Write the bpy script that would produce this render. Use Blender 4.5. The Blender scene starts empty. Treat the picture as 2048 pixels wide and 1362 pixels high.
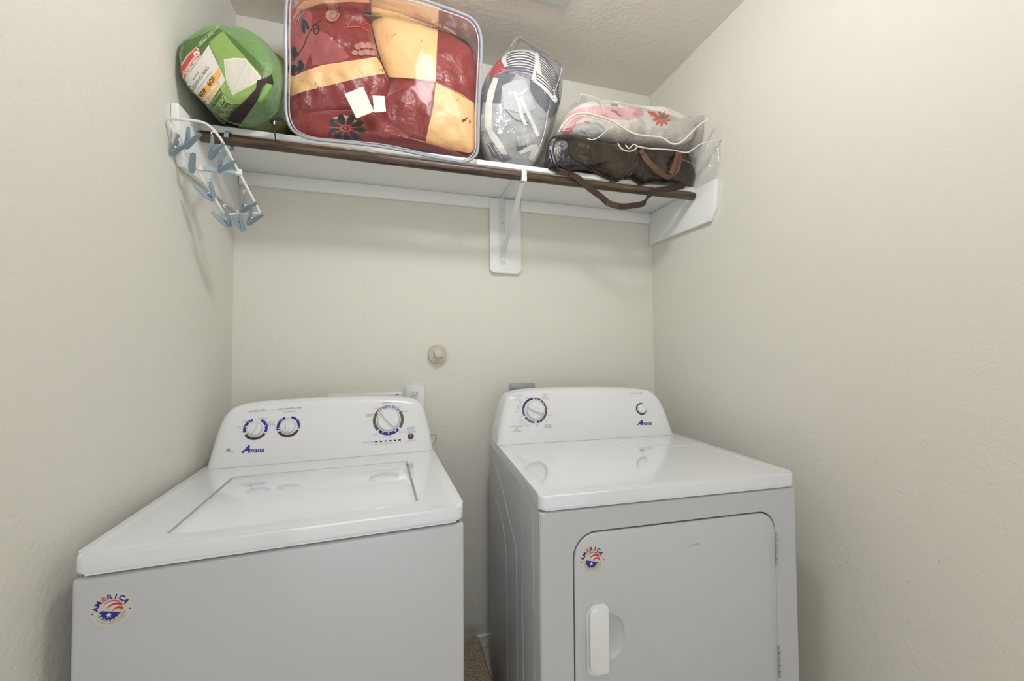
import bpy, bmesh, math, random
from mathutils import Vector, Matrix, noise, geometry
from mathutils.bvhtree import BVHTree
from math import pi, sin, cos, sqrt, radians
random.seed(4)
SC = bpy.context.scene
# ------------------------------------------------------------------ camera
FOC, YAW, PITCH, ROLL, CAMZ = 790.77, 0.28002, 0.02712, -0.00625, 1.2687
EYE = Vector((0, 0, CAMZ))
_f = Vector((sin(YAW)*cos(PITCH), cos(YAW)*cos(PITCH), sin(PITCH)))
_r = Vector((cos(YAW), -sin(YAW), 0)); _u = _r.cross(_f)
CR = _r*cos(ROLL) + _u*sin(ROLL); CU = -_r*sin(ROLL) + _u*cos(ROLL); CF = _f
cd = bpy.data.cameras.new('camera'); cam = bpy.data.objects.new('camera', cd)
SC.collection.objects.link(cam); SC.camera = cam
cd.sensor_width = 36; cd.lens = FOC*36/2048; cd.clip_start = .01
M = Matrix((CR, CU, -CF)).transposed().to_4x4(); M.translation = EYE
cam.matrix_world = M
SC.view_settings.view_transform = 'Standard'; SC.view_settings.look = 'None'
SC.view_settings.gamma = 1; SC.view_settings.use_curve_mapping = False
SC.view_settings.exposure = -0.05
# ------------------------------------------------------------------ world and lights
W = bpy.data.worlds.new('world'); SC.world = W; W.use_nodes = True
W.node_tree.nodes['Background'].inputs[0].default_value = (1, .97, .93, 1)
W.node_tree.nodes['Background'].inputs[1].default_value = 0.95
def area(name, loc, rot, sx, sy, power, col):
    l = bpy.data.lights.new(name, 'AREA'); l.shape = 'RECTANGLE'; l.size = sx; l.size_y = sy
    l.energy = power; l.color = col
    o = bpy.data.objects.new(name, l); SC.collection.objects.link(o); o.location = loc; o.rotation_euler = rot
    return o
area('fill_light', (0.2, -1.6, 1.05), (radians(104), 0, radians(-4)), 1.5, 1.2, 10, (.93, .96, 1.0))  # added fill behind the camera, lifts the fronts and shelf underside; no real lamp

LAMP = 84.0
# ------------------------------------------------------------------ pixel -> place (photo frame 2048x1362)
def ray(x, y): return CF + CR*((x-1024)/FOC) - CU*((y-681)/FOC)
def at(x, y, Y):
    d = ray(x, y); return EYE + d*(Y/d.y)
def atz(x, y, Z):
    d = ray(x, y); return EYE + d*((Z-CAMZ)/d.z)
def z1(x, y): return (310+x/4.54, 20+y/4.54)          # magnified crops of the photo
def z2(x, y): return (550+x/4.007, y/4.007)
def z3(x, y): return (940+x/3.585, 50+y/3.585)
def z4(x, y): return (310+x/4.54, 180+y/4.54)

# ------------------------------------------------------------------ materials
def srgb(c):
    return tuple((v/255/12.92 if v/255 <= .04045 else ((v/255+.055)/1.055)**2.4) for v in c) + (1,)
MATS = {}
def mat(name, rgb, rough=.5, metal=0, bump=None, coat=0, vary=None, sheen=0, aniso=None, spec=None):
    """rgb in sRGB 0-255; bump=(scale,dist,detail); vary=(scale,rgb2,contrast)"""
    if name in MATS: return MATS[name]
    m = bpy.data.materials.new(name); m.use_nodes = True; nt = m.node_tree; b = nt.nodes['Principled BSDF']
    b.inputs['Base Color'].default_value = srgb(rgb); b.inputs['Roughness'].default_value = rough
    b.inputs['Metallic'].default_value = metal; b.inputs['Coat Weight'].default_value = coat
    b.inputs['Coat Roughness'].default_value = .04
    if spec is not None: b.inputs['Specular IOR Level'].default_value = spec
    if sheen: b.inputs['Sheen Weight'].default_value = sheen
    tc = nt.nodes.new('ShaderNodeTexCoord')
    vec = tc.outputs['Object']
    if aniso:
        mp = nt.nodes.new('ShaderNodeMapping'); mp.inputs['Scale'].default_value = aniso
        nt.links.new(vec, mp.inputs[0]); vec = mp.outputs[0]
    if bump:
        n = nt.nodes.new('ShaderNodeTexNoise'); n.inputs['Scale'].default_value = bump[0]; n.inputs['Detail'].default_value = bump[2]
        nt.links.new(vec, n.inputs['Vector'])
        bp = nt.nodes.new('ShaderNodeBump'); bp.inputs['Distance'].default_value = bump[1]; bp.inputs['Strength'].default_value = 1
        nt.links.new(n.outputs[0], bp.inputs['Height']); nt.links.new(bp.outputs[0], b.inputs['Normal'])
    if vary:
        n = nt.nodes.new('ShaderNodeTexNoise'); n.inputs['Scale'].default_value = vary[0]; n.inputs['Detail'].default_value = 4
        nt.links.new(vec, n.inputs['Vector'])
        cr = nt.nodes.new('ShaderNodeValToRGB'); cr.color_ramp.elements[0].position = .5-vary[2]; cr.color_ramp.elements[1].position = .5+vary[2]
        cr.color_ramp.elements[0].color = srgb(rgb); cr.color_ramp.elements[1].color = srgb(vary[1])
        nt.links.new(n.outputs[0], cr.inputs[0]); nt.links.new(cr.outputs[0], b.inputs['Base Color'])
    MATS[name] = m; return m
def plastic(name, tint=(1, 1, 1, 1), amount=.06, bump=(14, .012), milk=0.0, rough=.06, ior=1.45):
    if name in MATS: return MATS[name]
    m = bpy.data.materials.new(name); m.use_nodes = True; nt = m.node_tree; nt.nodes.clear()
    o = nt.nodes.new('ShaderNodeOutputMaterial'); t = nt.nodes.new('ShaderNodeBsdfTransparent'); t.inputs[0].default_value = tint
    g = nt.nodes.new('ShaderNodeBsdfGlossy'); g.inputs['Roughness'].default_value = rough; g.inputs[0].default_value = (1, 1, 1, 1)
    lw = nt.nodes.new('ShaderNodeFresnel'); lw.inputs[0].default_value = ior
    tc = nt.nodes.new('ShaderNodeTexCoord'); n = nt.nodes.new('ShaderNodeTexNoise'); n.inputs['Scale'].default_value = bump[0]
    n.inputs['Detail'].default_value = 3; n.inputs['Distortion'].default_value = 1.2
    bp = nt.nodes.new('ShaderNodeBump'); bp.inputs['Distance'].default_value = bump[1]
    nt.links.new(tc.outputs['Object'], n.inputs[0]); nt.links.new(n.outputs[0], bp.inputs['Height'])
    nt.links.new(bp.outputs[0], g.inputs['Normal']); nt.links.new(bp.outputs[0], lw.inputs['Normal'])
    ad = nt.nodes.new('ShaderNodeMath'); ad.operation = 'ADD'; ad.inputs[1].default_value = amount; ad.use_clamp = True
    ml = nt.nodes.new('ShaderNodeMath'); ml.operation = 'MULTIPLY'; ml.inputs[1].default_value = .5
    nt.links.new(lw.outputs[0], ml.inputs[0]); nt.links.new(ml.outputs[0], ad.inputs[0])
    mx = nt.nodes.new('ShaderNodeMixShader'); nt.links.new(ad.outputs[0], mx.inputs[0]); nt.links.new(t.outputs[0], mx.inputs[1]); nt.links.new(g.outputs[0], mx.inputs[2])
    last = mx
    if milk:
        d = nt.nodes.new('ShaderNodeBsdfDiffuse'); d.inputs[0].default_value = (.8, .79, .76, 1)
        m2 = nt.nodes.new('ShaderNodeMixShader'); m2.inputs[0].default_value = milk
        nt.links.new(mx.outputs[0], m2.inputs[1]); nt.links.new(d.outputs[0], m2.inputs[2]); last = m2
    nt.links.new(last.outputs[0], o.inputs[0]); MATS[name] = m; return m
def wood(name, a, b_):
    m = bpy.data.materials.new(name); m.use_nodes = True; nt = m.node_tree; b = nt.nodes['Principled BSDF']
    tc = nt.nodes.new('ShaderNodeTexCoord'); mp = nt.nodes.new('ShaderNodeMapping'); mp.inputs['Scale'].default_value = (5, 190, 190)
    n = nt.nodes.new('ShaderNodeTexNoise'); n.inputs['Scale'].default_value = 1.6; n.inputs['Detail'].default_value = 6; n.inputs['Distortion'].default_value = .6
    cr = nt.nodes.new('ShaderNodeValToRGB'); cr.color_ramp.elements[0].position = .36; cr.color_ramp.elements[1].position = .66
    cr.color_ramp.elements[0].color = srgb(a); cr.color_ramp.elements[1].color = srgb(b_)
    nt.links.new(tc.outputs['Object'], mp.inputs[0]); nt.links.new(mp.outputs[0], n.inputs[0]); nt.links.new(n.outputs[0], cr.inputs[0]); nt.links.new(cr.outputs[0], b.inputs['Base Color'])
    bp = nt.nodes.new('ShaderNodeBump'); bp.inputs['Distance'].default_value = .0006; nt.links.new(n.outputs[0], bp.inputs['Height']); nt.links.new(bp.outputs[0], b.inputs['Normal'])
    b.inputs['Roughness'].default_value = .38; return m
def paint(name, rgb, scale=75, dist=.0013):
    """orange-peel knockdown wall paint"""
    m = mat(name, rgb, .62, bump=(scale, dist, 2), spec=.3)
    nt = m.node_tree
    n2 = nt.nodes.new('ShaderNodeTexVoronoi'); n2.inputs['Scale'].default_value = scale*1.2; n2.feature = 'SMOOTH_F1'
    bp = [n for n in nt.nodes if n.type == 'BUMP'][0]; nz = [n for n in nt.nodes if n.type == 'TEX_NOISE'][0]; nz.inputs['Distortion'].default_value = .8
    tc = [n for n in nt.nodes if n.type == 'TEX_COORD'][0]
    ad = nt.nodes.new('ShaderNodeMath'); ad.operation = 'MULTIPLY_ADD'; ad.inputs[1].default_value = .5
    nt.links.new(tc.outputs['Object'], n2.inputs['Vector']); nt.links.new(n2.outputs['Distance'], ad.inputs[0]); nt.links.new(nz.outputs[0], ad.inputs[2])
    nt.links.new(ad.outputs[0], bp.inputs['Height'])
    return m
WALL = paint('wall_paint', (223, 221, 212))
CEIL = paint('ceiling_paint', (232, 226, 216), 60, .0015)
TRIM = mat('white_trim_paint', (240, 241, 240), .32, bump=(40, .0004, 2))
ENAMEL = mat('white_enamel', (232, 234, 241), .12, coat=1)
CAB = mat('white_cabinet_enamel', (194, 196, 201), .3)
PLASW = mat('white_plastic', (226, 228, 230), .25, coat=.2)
DARK = mat('dark_gap', (40, 40, 44), .6)
INDIGO = mat('indigo_print', (46, 30, 150), .45); INDIGOL = mat('faded_indigo_print', (140, 138, 186), .45)
BROWNP = mat('brown_print', (98, 84, 78), .45); DBROWNP = mat('dark_brown_print', (70, 52, 56), .45); GREYP = mat('grey_print', (140, 142, 150), .5)
BLACKP = mat('black_print', (30, 30, 32), .5); BLUEP = mat('pale_blue_print', (120, 160, 190), .5)
CHROME = mat('chrome', (200, 200, 200), .25, 1); STEEL = mat('brushed_steel', (168, 170, 172), .38, .85)
WOOD = wood('dark_stained_wood', (38, 26, 18), (104, 82, 62))

# ------------------------------------------------------------------ object helpers
COL = SC.collection
def tag(o, label=None, cat=None, group=None, kind=None):
    if label: o['label'] = label
    if cat: o['category'] = cat
    if group: o['group'] = group
    if kind: o['kind'] = kind
    return o
def empty(name, loc, label, cat, group=None):
    o = bpy.data.objects.new(name, None); COL.objects.link(o); o.location = loc; o.empty_display_size = .05
    return tag(o, label, cat, group)
WLOC = {}
def wloc(o):
    v = Vector(o.location); p = o.parent
    while p: v += Vector(p.location); p = p.parent
    return v
def obj(name, bm, m, parent=None, smooth=True, angle=40, origin=None):
    """bm is in world coordinates; the object's origin is moved to the bounding box's base centre"""
    bmesh.ops.remove_doubles(bm, verts=bm.verts, dist=1e-6)
    if not bm.verts: bm.verts.new((0, 0, 0))
    xs = [v.co for v in bm.verts]
    if origin is None:
        lo = Vector([min(c[i] for c in xs) for i in range(3)]); hi = Vector([max(c[i] for c in xs) for i in range(3)])
        origin = Vector(((lo.x+hi.x)/2, (lo.y+hi.y)/2, lo.z))
    origin = Vector(origin)
    bmesh.ops.translate(bm, verts=bm.verts, vec=-origin)
    me = bpy.data.meshes.new(name); 
    if smooth:
        for f in bm.faces: f.smooth = True
        for e in bm.edges:
            if len(e.link_faces) == 2 and e.calc_face_angle(0) > radians(angle): e.smooth = False
    bm.to_mesh(me); bm.free()
    if parent and any(k in name for k in ('lettering', 'dial_r', 'ticks', 'dashes', 'lines', 'stripe', 'woven', 'slots', 'small_print', 'printed_rule', '_print', 'plaid', 'border', 'leaf', 'flower')): smallprint = True
    else: smallprint = False
    if isinstance(m, (list, tuple)):
        for k in m: me.materials.append(k)
    else: me.materials.append(m)
    o = bpy.data.objects.new(name, me); COL.objects.link(o)
    if smallprint: o['kind'] = 'stuff'
    if parent: o.parent = parent; o.location = origin - wloc(parent)
    else: o.location = origin
    return o
def bvh_of(o):
    t = wloc(o); me = o.data
    return BVHTree.FromPolygons([v.co+t for v in me.vertices], [p.vertices for p in me.polygons])
def box(bm, x0, x1, y0, y1, z0, z1_, bev=0, seg=2, xf=None):
    vs = [bm.verts.new((x, y, z)) for x in (x0, x1) for y in (y0, y1) for z in (z0, z1_)]
    fs = [bm.faces.new([vs[i] for i in q]) for q in ((0, 1, 3, 2), (4, 6, 7, 5), (0, 4, 5, 1), (2, 3, 7, 6), (0, 2, 6, 4), (1, 5, 7, 3))]
    if bev:
        es = list({e for f in fs for e in f.edges})
        r = bmesh.ops.bevel(bm, geom=es, offset=bev, segments=seg, profile=.5, affect='EDGES', clamp_overlap=True)
        allv = set(); todo = [r['verts'][0]] if r['verts'] else [vs[0]]
        while todo:
            v = todo.pop()
            if v in allv: continue
            allv.add(v)
            for e in v.link_edges: todo.append(e.other_vert(v))
        vs = list(allv)
    if xf:
        for v in vs: v.co = xf(v.co)
    return vs
def prism(bm, pts, xf, a, b, bev=0, seg=2):
    """pts: 2D loop; xf(u,v,w)->Vector; extruded w from a to b"""
    A = [bm.verts.new(xf(p[0], p[1], a)) for p in pts]; B = [bm.verts.new(xf(p[0], p[1], b)) for p in pts]
    n = len(pts); f1 = bm.faces.new(A); f2 = bm.faces.new(B[::-1])
    for i in range(n): bm.faces.new((A[i], B[i], B[(i+1) % n], A[(i+1) % n]))
    if bev:
        bmesh.ops.bevel(bm, geom=list(f1.edges)+list(f2.edges), offset=bev, segments=seg, profile=.5, affect='EDGES', clamp_overlap=True)
def rrect(x0, x1, y0, y1, r, n=6, rs=None):
    rs = rs or (r, r, r, r); out = []
    for (cx, cy, a0), r_ in zip(((x1, y1, 0), (x0, y1, 90), (x0, y0, 180), (x1, y0, 270)), rs):
        sx = -1 if cx == x1 else 1; sy = -1 if cy == y1 else 1
        if r_ <= 0: out.append((cx, cy)); continue
        for i in range(n+1):
            a = radians(a0+90*i/n); out.append((cx+sx*r_+r_*cos(a), cy+sy*r_+r_*sin(a)))
    return out
def catmull(pts, n=8, closed=False):
    P = [Vector(p) for p in pts]; out = []; N = len(P)
    rng = range(N) if closed else range(N-1)
    for i in rng:
        p1, p2 = P[i], P[(i+1) % N]
        p0 = P[i-1] if (closed or i > 0) else p1*2-p2
        p3 = P[(i+2) % N] if (closed or i+2 < N) else p2*2-p1
        for k in range(n):
            t = k/n
            out.append(.5*((2*p1)+(p2-p0)*t+(2*p0-5*p1+4*p2-p3)*t*t+(3*p1-p0-3*p2+p3)*t**3))
    if not closed: out.append(P[-1])
    return out
def tube(bm, pts, r, n=10, closed=False, rad=None):
    P = [Vector(p) for p in pts]; N = len(P); rings = []; up = Vector((.31, .2, .93)).normalized()
    for i, p in enumerate(P):
        a = P[(i-1) % N] if (closed or i) else p; b = P[(i+1) % N] if (closed or i < N-1) else p
        t = (b-a).normalized(); x = (up - t*up.dot(t)).normalized(); y = t.cross(x); up = x
        rr = rad[i] if rad else r
        rings.append([bm.verts.new(p+(x*cos(2*pi*k/n)+y*sin(2*pi*k/n))*rr) for k in range(n)])
    for i in range(N if closed else N-1):
        A, B = rings[i], rings[(i+1) % N]
        if closed and i == N-1:      # align seam
            k0 = min(range(n), key=lambda k: (B[k].co-A[0].co).length); B = B[k0:]+B[:k0]
        for k in range(n): bm.faces.new((A[k], A[(k+1) % n], B[(k+1) % n], B[k]))
    if not closed: bm.faces.new(rings[0][::-1]); bm.faces.new(rings[-1])
def ribbon(bm, pts, wdir, width, th=.0015):
    """flat strap: wdir(i,t) width direction (list or vector)"""
    P = [Vector(p) for p in pts]; N = len(P); rings = []
    for i, p in enumerate(P):
        t = (P[min(i+1, N-1)]-P[max(i-1, 0)]).normalized()
        w = Vector(wdir[i] if isinstance(wdir, list) else wdir); w = (w-t*w.dot(t)).normalized(); nn = t.cross(w)
        hw = (width[i] if isinstance(width, list) else width)/2
        rings.append([bm.verts.new(p+w*a*hw+nn*b*th) for a, b in ((-1, -1), (1, -1), (1, 1), (-1, 1))])
    for i in range(N-1):
        for k in range(4): bm.faces.new((rings[i][k], rings[i][(k+1) % 4], rings[i+1][(k+1) % 4], rings[i+1][k]))
    bm.faces.new(rings[0][::-1]); bm.faces.new(rings[-1])
def lathe(bm, prof, org, axis, n=32, xdir=None):
    """prof: [(r,h)] along axis"""
    axis = Vector(axis).normalized(); x = Vector(xdir or (1, 0, 0)); x = (x-axis*x.dot(axis)).normalized(); y = axis.cross(x)
    rings = []
    for r, h in prof:
        if r < 1e-6: rings.append([bm.verts.new(Vector(org)+axis*h)])
        else: rings.append([bm.verts.new(Vector(org)+axis*h+(x*cos(2*pi*k/n)+y*sin(2*pi*k/n))*r) for k in range(n)])
    for A, B in zip(rings, rings[1:]):
        for k in range(n):
            q = [A[k % len(A)], A[(k+1) % len(A)], B[(k+1) % len(B)], B[k % len(B)]]
            q2 = []
            for v in q:
                if v not in q2: q2.append(v)
            if len(q2) > 2: bm.faces.new(q2)
def inflate(loop2d, Yc, tf, tb, rings=14, pw=2.6, wob=0, wsc=9, seed=0, rip=0, cen=None, plane=None):
    """puffy cloth body: outline given in photo pixels at depth Yc, bulging tf to the front and tb to the back"""
    bm = bmesh.new(); L = [at(p[0], p[1], Yc) for p in loop2d]
    c = at(cen[0], cen[1], Yc) if cen else sum(L, Vector())/len(L)
    n = len(L)
    def ringat(s, sign, T):
        out = []
        for p in L:
            q = c+(p-c)*s; off = T*(max(0, 1-s**pw))**.5
            w = 0
            if wob: w = noise.fractal(Vector((q.x*wsc+seed, q.z*wsc, sign*3+seed)), 1, 2, 3)*wob*min(1, (1-s)*5+.1)
            w += rip*sin(q.x*95+q.z*12+5*noise.noise(q*6+Vector((seed, 0, 0))))*min(1, (1-s)*6)*(.4+noise.noise(q*9)) if rip else 0
            q = q+Vector((0, sign*(off+w), 0)); out.append(bm.verts.new(q))
        return out
    ss = [1]+[cos(pi/2*i/rings) for i in range(1, rings)]
    outer = ringat(1, -1, 0); prev = outer
    for s in ss[1:]:
        R = ringat(s, -1, tf)
        for k in range(n): bm.faces.new((prev[k], prev[(k+1) % n], R[(k+1) % n], R[k]))
        prev = R
    v = bm.verts.new(c+Vector((0, -tf-(noise.fractal(Vector((c.x*wsc+seed, c.z*wsc, -3+seed)), 1, 2, 3)*wob if wob else 0), 0)))
    for k in range(n): bm.faces.new((prev[k], prev[(k+1) % n], v))
    prev = outer
    for s in ss[1:]:
        R = ringat(s, 1, tb)
        for k in range(n): bm.faces.new((prev[(k+1) % n], prev[k], R[k], R[(k+1) % n]))
        prev = R
    v = bm.verts.new(c+Vector((0, tb, 0)))
    for k in range(n): bm.faces.new((prev[(k+1) % n], prev[k], v))
    bmesh.ops.recalc_face_normals(bm, faces=bm.faces)
    return bm
# ---- prints laid on a surface
def inpoly(p, poly):
    c = False; j = len(poly)-1
    for i in range(len(poly)):
        a, b = poly[i], poly[j]
        if (a[1] > p[1]) != (b[1] > p[1]) and p[0] < (b[0]-a[0])*(p[1]-a[1])/(b[1]-a[1])+a[0]: c = not c
        j = i
    return c
def print_on(name, polys, bvh, m, parent, off=.0007, grid=5.0, maxd=9, label=None):
    """polys in photo pixels, laid by straight projection onto a body's surface"""
    bm = bmesh.new(); 
    for poly in polys:
        poly = [tuple(p[:2]) for p in poly]
        pts = []
        for i in range(len(poly)):
            a = Vector(poly[i]); b = Vector(poly[(i+1) % len(poly)]); k = max(1, int((b-a).length/grid))
            pts += [a+(b-a)*j/k for j in range(k)]
        n = len(pts); x0 = min(p.x for p in pts); x1 = max(p.x for p in pts); y0 = min(p.y for p in pts); y1 = max(p.y for p in pts)
        inner = []
        x = x0+grid/2
        while x < x1:
            y = y0+grid/2
            while y < y1:
                if inpoly((x, y), pts) and min((Vector((x, y))-p).length for p in pts) > grid*.4: inner.append(Vector((x, y)))
                y += grid
            x += grid
        V, E, F = geometry.delaunay_2d_cdt(pts+inner, [(i, (i+1) % n) for i in range(n)], [], 1, 1e-4)[:3]
        bv = []
        for p in V:
            d = ray(p.x, p.y).normalized(); h = bvh.ray_cast(EYE, d, maxd)
            if h[0] is None: bv.append(None); continue
            nn = h[1] if h[1].dot(d) < 0 else -h[1]
            bv.append(bm.verts.new(h[0]+nn*off*.4-d*off*.6))
        for f in F:
            q = [bv[i] for i in f]
            cx = sum(V[i].x for i in f)/len(f); cy = sum(V[i].y for i in f)/len(f)
            if None in q or not inpoly((cx, cy), pts): continue
            try: bm.faces.new(q)
            except ValueError: pass
    bmesh.ops.recalc_face_normals(bm, faces=bm.faces)
    for f in bm.faces:
        if f.normal.dot(EYE-f.calc_center_median()) < 0: f.normal_flip()
    o = obj(name, bm, m, parent)
    if label: o['label'] = label
    return o
def stroke(pts, w, n=5):
    P = catmull([Vector((p[0], p[1], 0)) for p in pts], n) if len(pts) > 2 else [Vector((p[0], p[1], 0)) for p in pts]
    L = []; R = []
    for i, p in enumerate(P):
        t = (P[min(i+1, len(P)-1)]-P[max(i-1, 0)]).normalized(); nn = Vector((-t.y, t.x, 0))
        ww = (w[0]+(w[1]-w[0])*i/(len(P)-1) if isinstance(w, tuple) else w)/2
        L.append(p+nn*ww); R.append(p-nn*ww)
    return [(p.x, p.y) for p in L+R[::-1]]
def ell(cx, cy, a, b, ang=0, n=14):
    c, s = cos(ang), sin(ang)
    return [(cx+a*cos(t)*c-b*sin(t)*s, cy+a*cos(t)*s+b*sin(t)*c) for t in [2*pi*i/n for i in range(n)]]
def text_mesh(s, bold=0, shear=0, align='CENTER'):
    cu = bpy.data.curves.new('t', 'FONT'); cu.body = s; cu.align_x = align; cu.align_y = 'CENTER'; cu.shear = shear; cu.offset = bold; cu.resolution_u = 3
    o = bpy.data.objects.new('t', cu); COL.objects.link(o)
    me = bpy.data.meshes.new_from_object(o.evaluated_get(bpy.context.evaluated_depsgraph_get()))
    bpy.data.objects.remove(o); bpy.data.curves.remove(cu)
    return me
def letters(bm, s, cx, cy, size, ang, bvh, bold=0, shear=0, off=.0012, align='CENTER', stretch=1):
    """text whose centre is at photo pixel (cx,cy), baseline turned by ang degrees, laid on a surface"""
    me = text_mesh(s, bold, shear, align); a = radians(ang); rx, ry = cos(a), -sin(a); ux, uy = -sin(a), -cos(a)
    t = bmesh.new(); t.from_mesh(me); bpy.data.meshes.remove(me)
    if size > 12: bmesh.ops.subdivide_edges(t, edges=[e for e in t.edges if e.calc_length() > .25], cuts=1)
    mp = {}
    for v in t.verts:
        X, Y = v.co.x*size*stretch, v.co.y*size
        d = ray(cx+rx*X+ux*Y, cy+ry*X+uy*Y).normalized(); h = bvh.ray_cast(EYE, d, 9)
        mp[v] = bm.verts.new(h[0]-d*off) if h[0] is not None else None
    for f in t.faces:
        q = [mp[v] for v in f.verts]
        if None in q: continue
        try: bm.faces.new(q)
        except ValueError: pass
    t.free()
def boolean(o, cutter_bm):
    me = bpy.data.meshes.new('c'); cutter_bm.to_mesh(me); cutter_bm.free(); c = bpy.data.objects.new('c', me); COL.objects.link(c)
    md = o.modifiers.new('b', 'BOOLEAN'); md.operation = 'DIFFERENCE'; md.object = c; md.solver = 'EXACT'
    bpy.context.view_layer.update()
    nm = bpy.data.meshes.new_from_object(o.evaluated_get(bpy.context.evaluated_depsgraph_get()))
    o.modifiers.clear(); old = o.data; nm.name = old.name; o.data = nm; bpy.data.objects.remove(c); 
    b = bmesh.new(); b.from_mesh(nm)
    for f in b.faces: f.smooth = True
    for e in b.edges: e.smooth = not (len(e.link_faces) == 2 and e.calc_face_angle(0) > radians(35))
    b.to_mesh(nm); b.free()
def plane_frame(px, py, bvh):
    d = ray(px, py).normalized(); h = bvh.ray_cast(EYE, d, 9); n = h[1].normalized()
    if n.dot(d) > 0: n = -n
    return h[0], n

# ================================================================== THE SETTING
D, L, R, ZC, Y0 = 1.711, -.597, 1.231, 2.5635, -.75
def struct(name, bm, m, **k): return tag(obj(name, bm, m, smooth=False, **k), kind='structure')
bm = bmesh.new(); box(bm, L-.12, R+.12, Y0-.12, D+.12, -.1, 0)
struct('floor', bm, mat('floor_tile', (206, 198, 184), .45, bump=(30, .001, 3), vary=(5, (192, 182, 166), .2)))
bm = bmesh.new(); box(bm, L-.12, R+.12, Y0-.12, D+.12, ZC, ZC+.1); struct('ceiling', bm, CEIL)
bm = bmesh.new(); box(bm, L, R, D, D+.12, 0, ZC); struct('wall_back', bm, WALL)
bm = bmesh.new(); box(bm, L-.12, L, Y0-.12, D+.12, 0, ZC); struct('wall_left', bm, WALL)
bm = bmesh.new(); box(bm, R, R+.12, Y0-.12, D+.12, 0, ZC)
wr = struct('wall_right', bm, WALL)
# the front wall behind the photographer, with the open doorway
bm = bmesh.new()
box(bm, L, -.42, Y0-.12, Y0, 0, ZC); box(bm, .85, R, Y0-.12, Y0, 0, ZC); box(bm, -.42, .85, Y0-.12, Y0, 2.06, ZC)
struct('wall_front', bm, WALL)
bm = bmesh.new()
for a in ((L, R, D-.012, D), ): box(bm, a[0], a[1], a[2], a[3], 0, .05, .003)
struct('baseboard_back', bm, TRIM)
bm = bmesh.new(); box(bm, L, L+.012, Y0, D-.012, 0, .05, .003); struct('baseboard_left', bm, TRIM)
bm = bmesh.new(); box(bm, R-.012, R, Y0, D-.012, 0, .05, .003); struct('baseboard_right', bm, TRIM)
# wall scuffs on the right wall
bvw = bvh_of(wr)
marks = [ell(1540+i*0, 900, 0, 0) for i in range(0)]
for zx, zy, a, b in ((740, 825, 5, 2), (750, 836, 3, 2), (735, 818, 3, 1.5), (820, 1015, 5, 2.5), (628, 70, 3, 3), (1292, 197, 4, 2), (1000, 652, 1.2, 16), (455, 665, 5, 1.5), (412, 682, 8, 1.5), (1340, 436, 2, 4), (520, 705, 6, 1.5), (640, 735, 9, 1), (820, 775, 9, 1.2), (935, 965, 1, 6), (912, 1070, 1, 7)):
    marks.append(ell(1540+zx/2.949, 900+zy/2.949, a/2.949, b/2.949, random.uniform(-.4, .4), 8))
print_on('scuff_marks', marks, bvw, mat('scuff', (158, 142, 126), .8), wr, off=.0012)['kind'] = 'stuff'

# ceiling light: round dome, out of the picture above the washer and dryer
cl = empty('ceiling_light', (.27, .60, ZC), 'round white globe ceiling light in front of the shelf', 'ceiling light')
bm = bmesh.new(); lathe(bm, [(0, 0), (.112, 0), (.114, .018), (.104, .024), (0, .024)], (.27, .60, ZC-.0005), (0, 0, -1), 48); obj('lamp_base', bm, PLASW, cl)
em = bpy.data.materials.new('lit_glass'); em.use_nodes = True
em.node_tree.nodes['Principled BSDF'].inputs['Emission Color'].default_value = (.97, .985, 1, 1)
em.node_tree.nodes['Principled BSDF'].inputs['Emission Strength'].default_value = LAMP
bm = bmesh.new(); lathe(bm, [(.03, .022)]+[(.085*sin(pi*k/16), .105-.085*cos(pi*k/16)) for k in range(2, 17)], (.27, .60, ZC), (0, 0, -1), 40); obj('glass_globe', bm, em, cl)
# ceiling register whose rear corner just shows
cv = empty('ceiling_vent', (.47, 1.2, ZC), 'white ceiling air vent whose corner just shows at the top edge', 'ceiling vent')
bm = bmesh.new(); prism(bm, rrect(.335, .597, 1.06, 1.336, .012, 4), lambda u, v, w: Vector((u, v, w)), ZC-.009, ZC-.0005, .003); obj('frame', bm, PLASW, cv)
for k in range(8):
    bm = bmesh.new(); box(bm, .365, .567, 1.095+k*.027, 1.113+k*.027, ZC-.013, ZC-.008, .001); obj('slat', bm, PLASW, cv)

# ================================================================== CLOSET SHELF
sh = empty('wall_shelf', (.32, 1.55, 1.80), 'long white painted wall shelf with side boards, high on the back wall', 'shelf')
bm = bmesh.new(); box(bm, L+.001, R-.001, 1.406, D-.001, 1.953, 1.972, .002); obj('shelf_board', bm, TRIM, sh)
for a, b in ((L+.02, .388), (.533, R-.02)):
    bm = bmesh.new(); box(bm, a, b, D-.019, D-.0005, 1.903, 1.953, .002); obj('cleat', bm, TRIM, sh)
for x0 in (L+.0005, R-.0195):
    bm = bmesh.new()
    prism(bm, [(D-.001, 1.800), (1.308, 1.792), (1.278, 1.843), (1.271, 1.951), (1.40, 1.9525), (D-.001, 1.9525)], lambda u, v, w: Vector((w, u, v)), x0, x0+.019, .0025)
    obj('side_board', bm, TRIM, sh)
bm = bmesh.new()
prism(bm, [(.388, 1.632), (.402, 1.617), (.519, 1.617), (.533, 1.632), (.533, 1.952), (.388, 1.952)], lambda u, v, w: Vector((u, w, v)), D-.019, D-.0005, .004)
obj('backing_board', bm, TRIM, sh)
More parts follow.
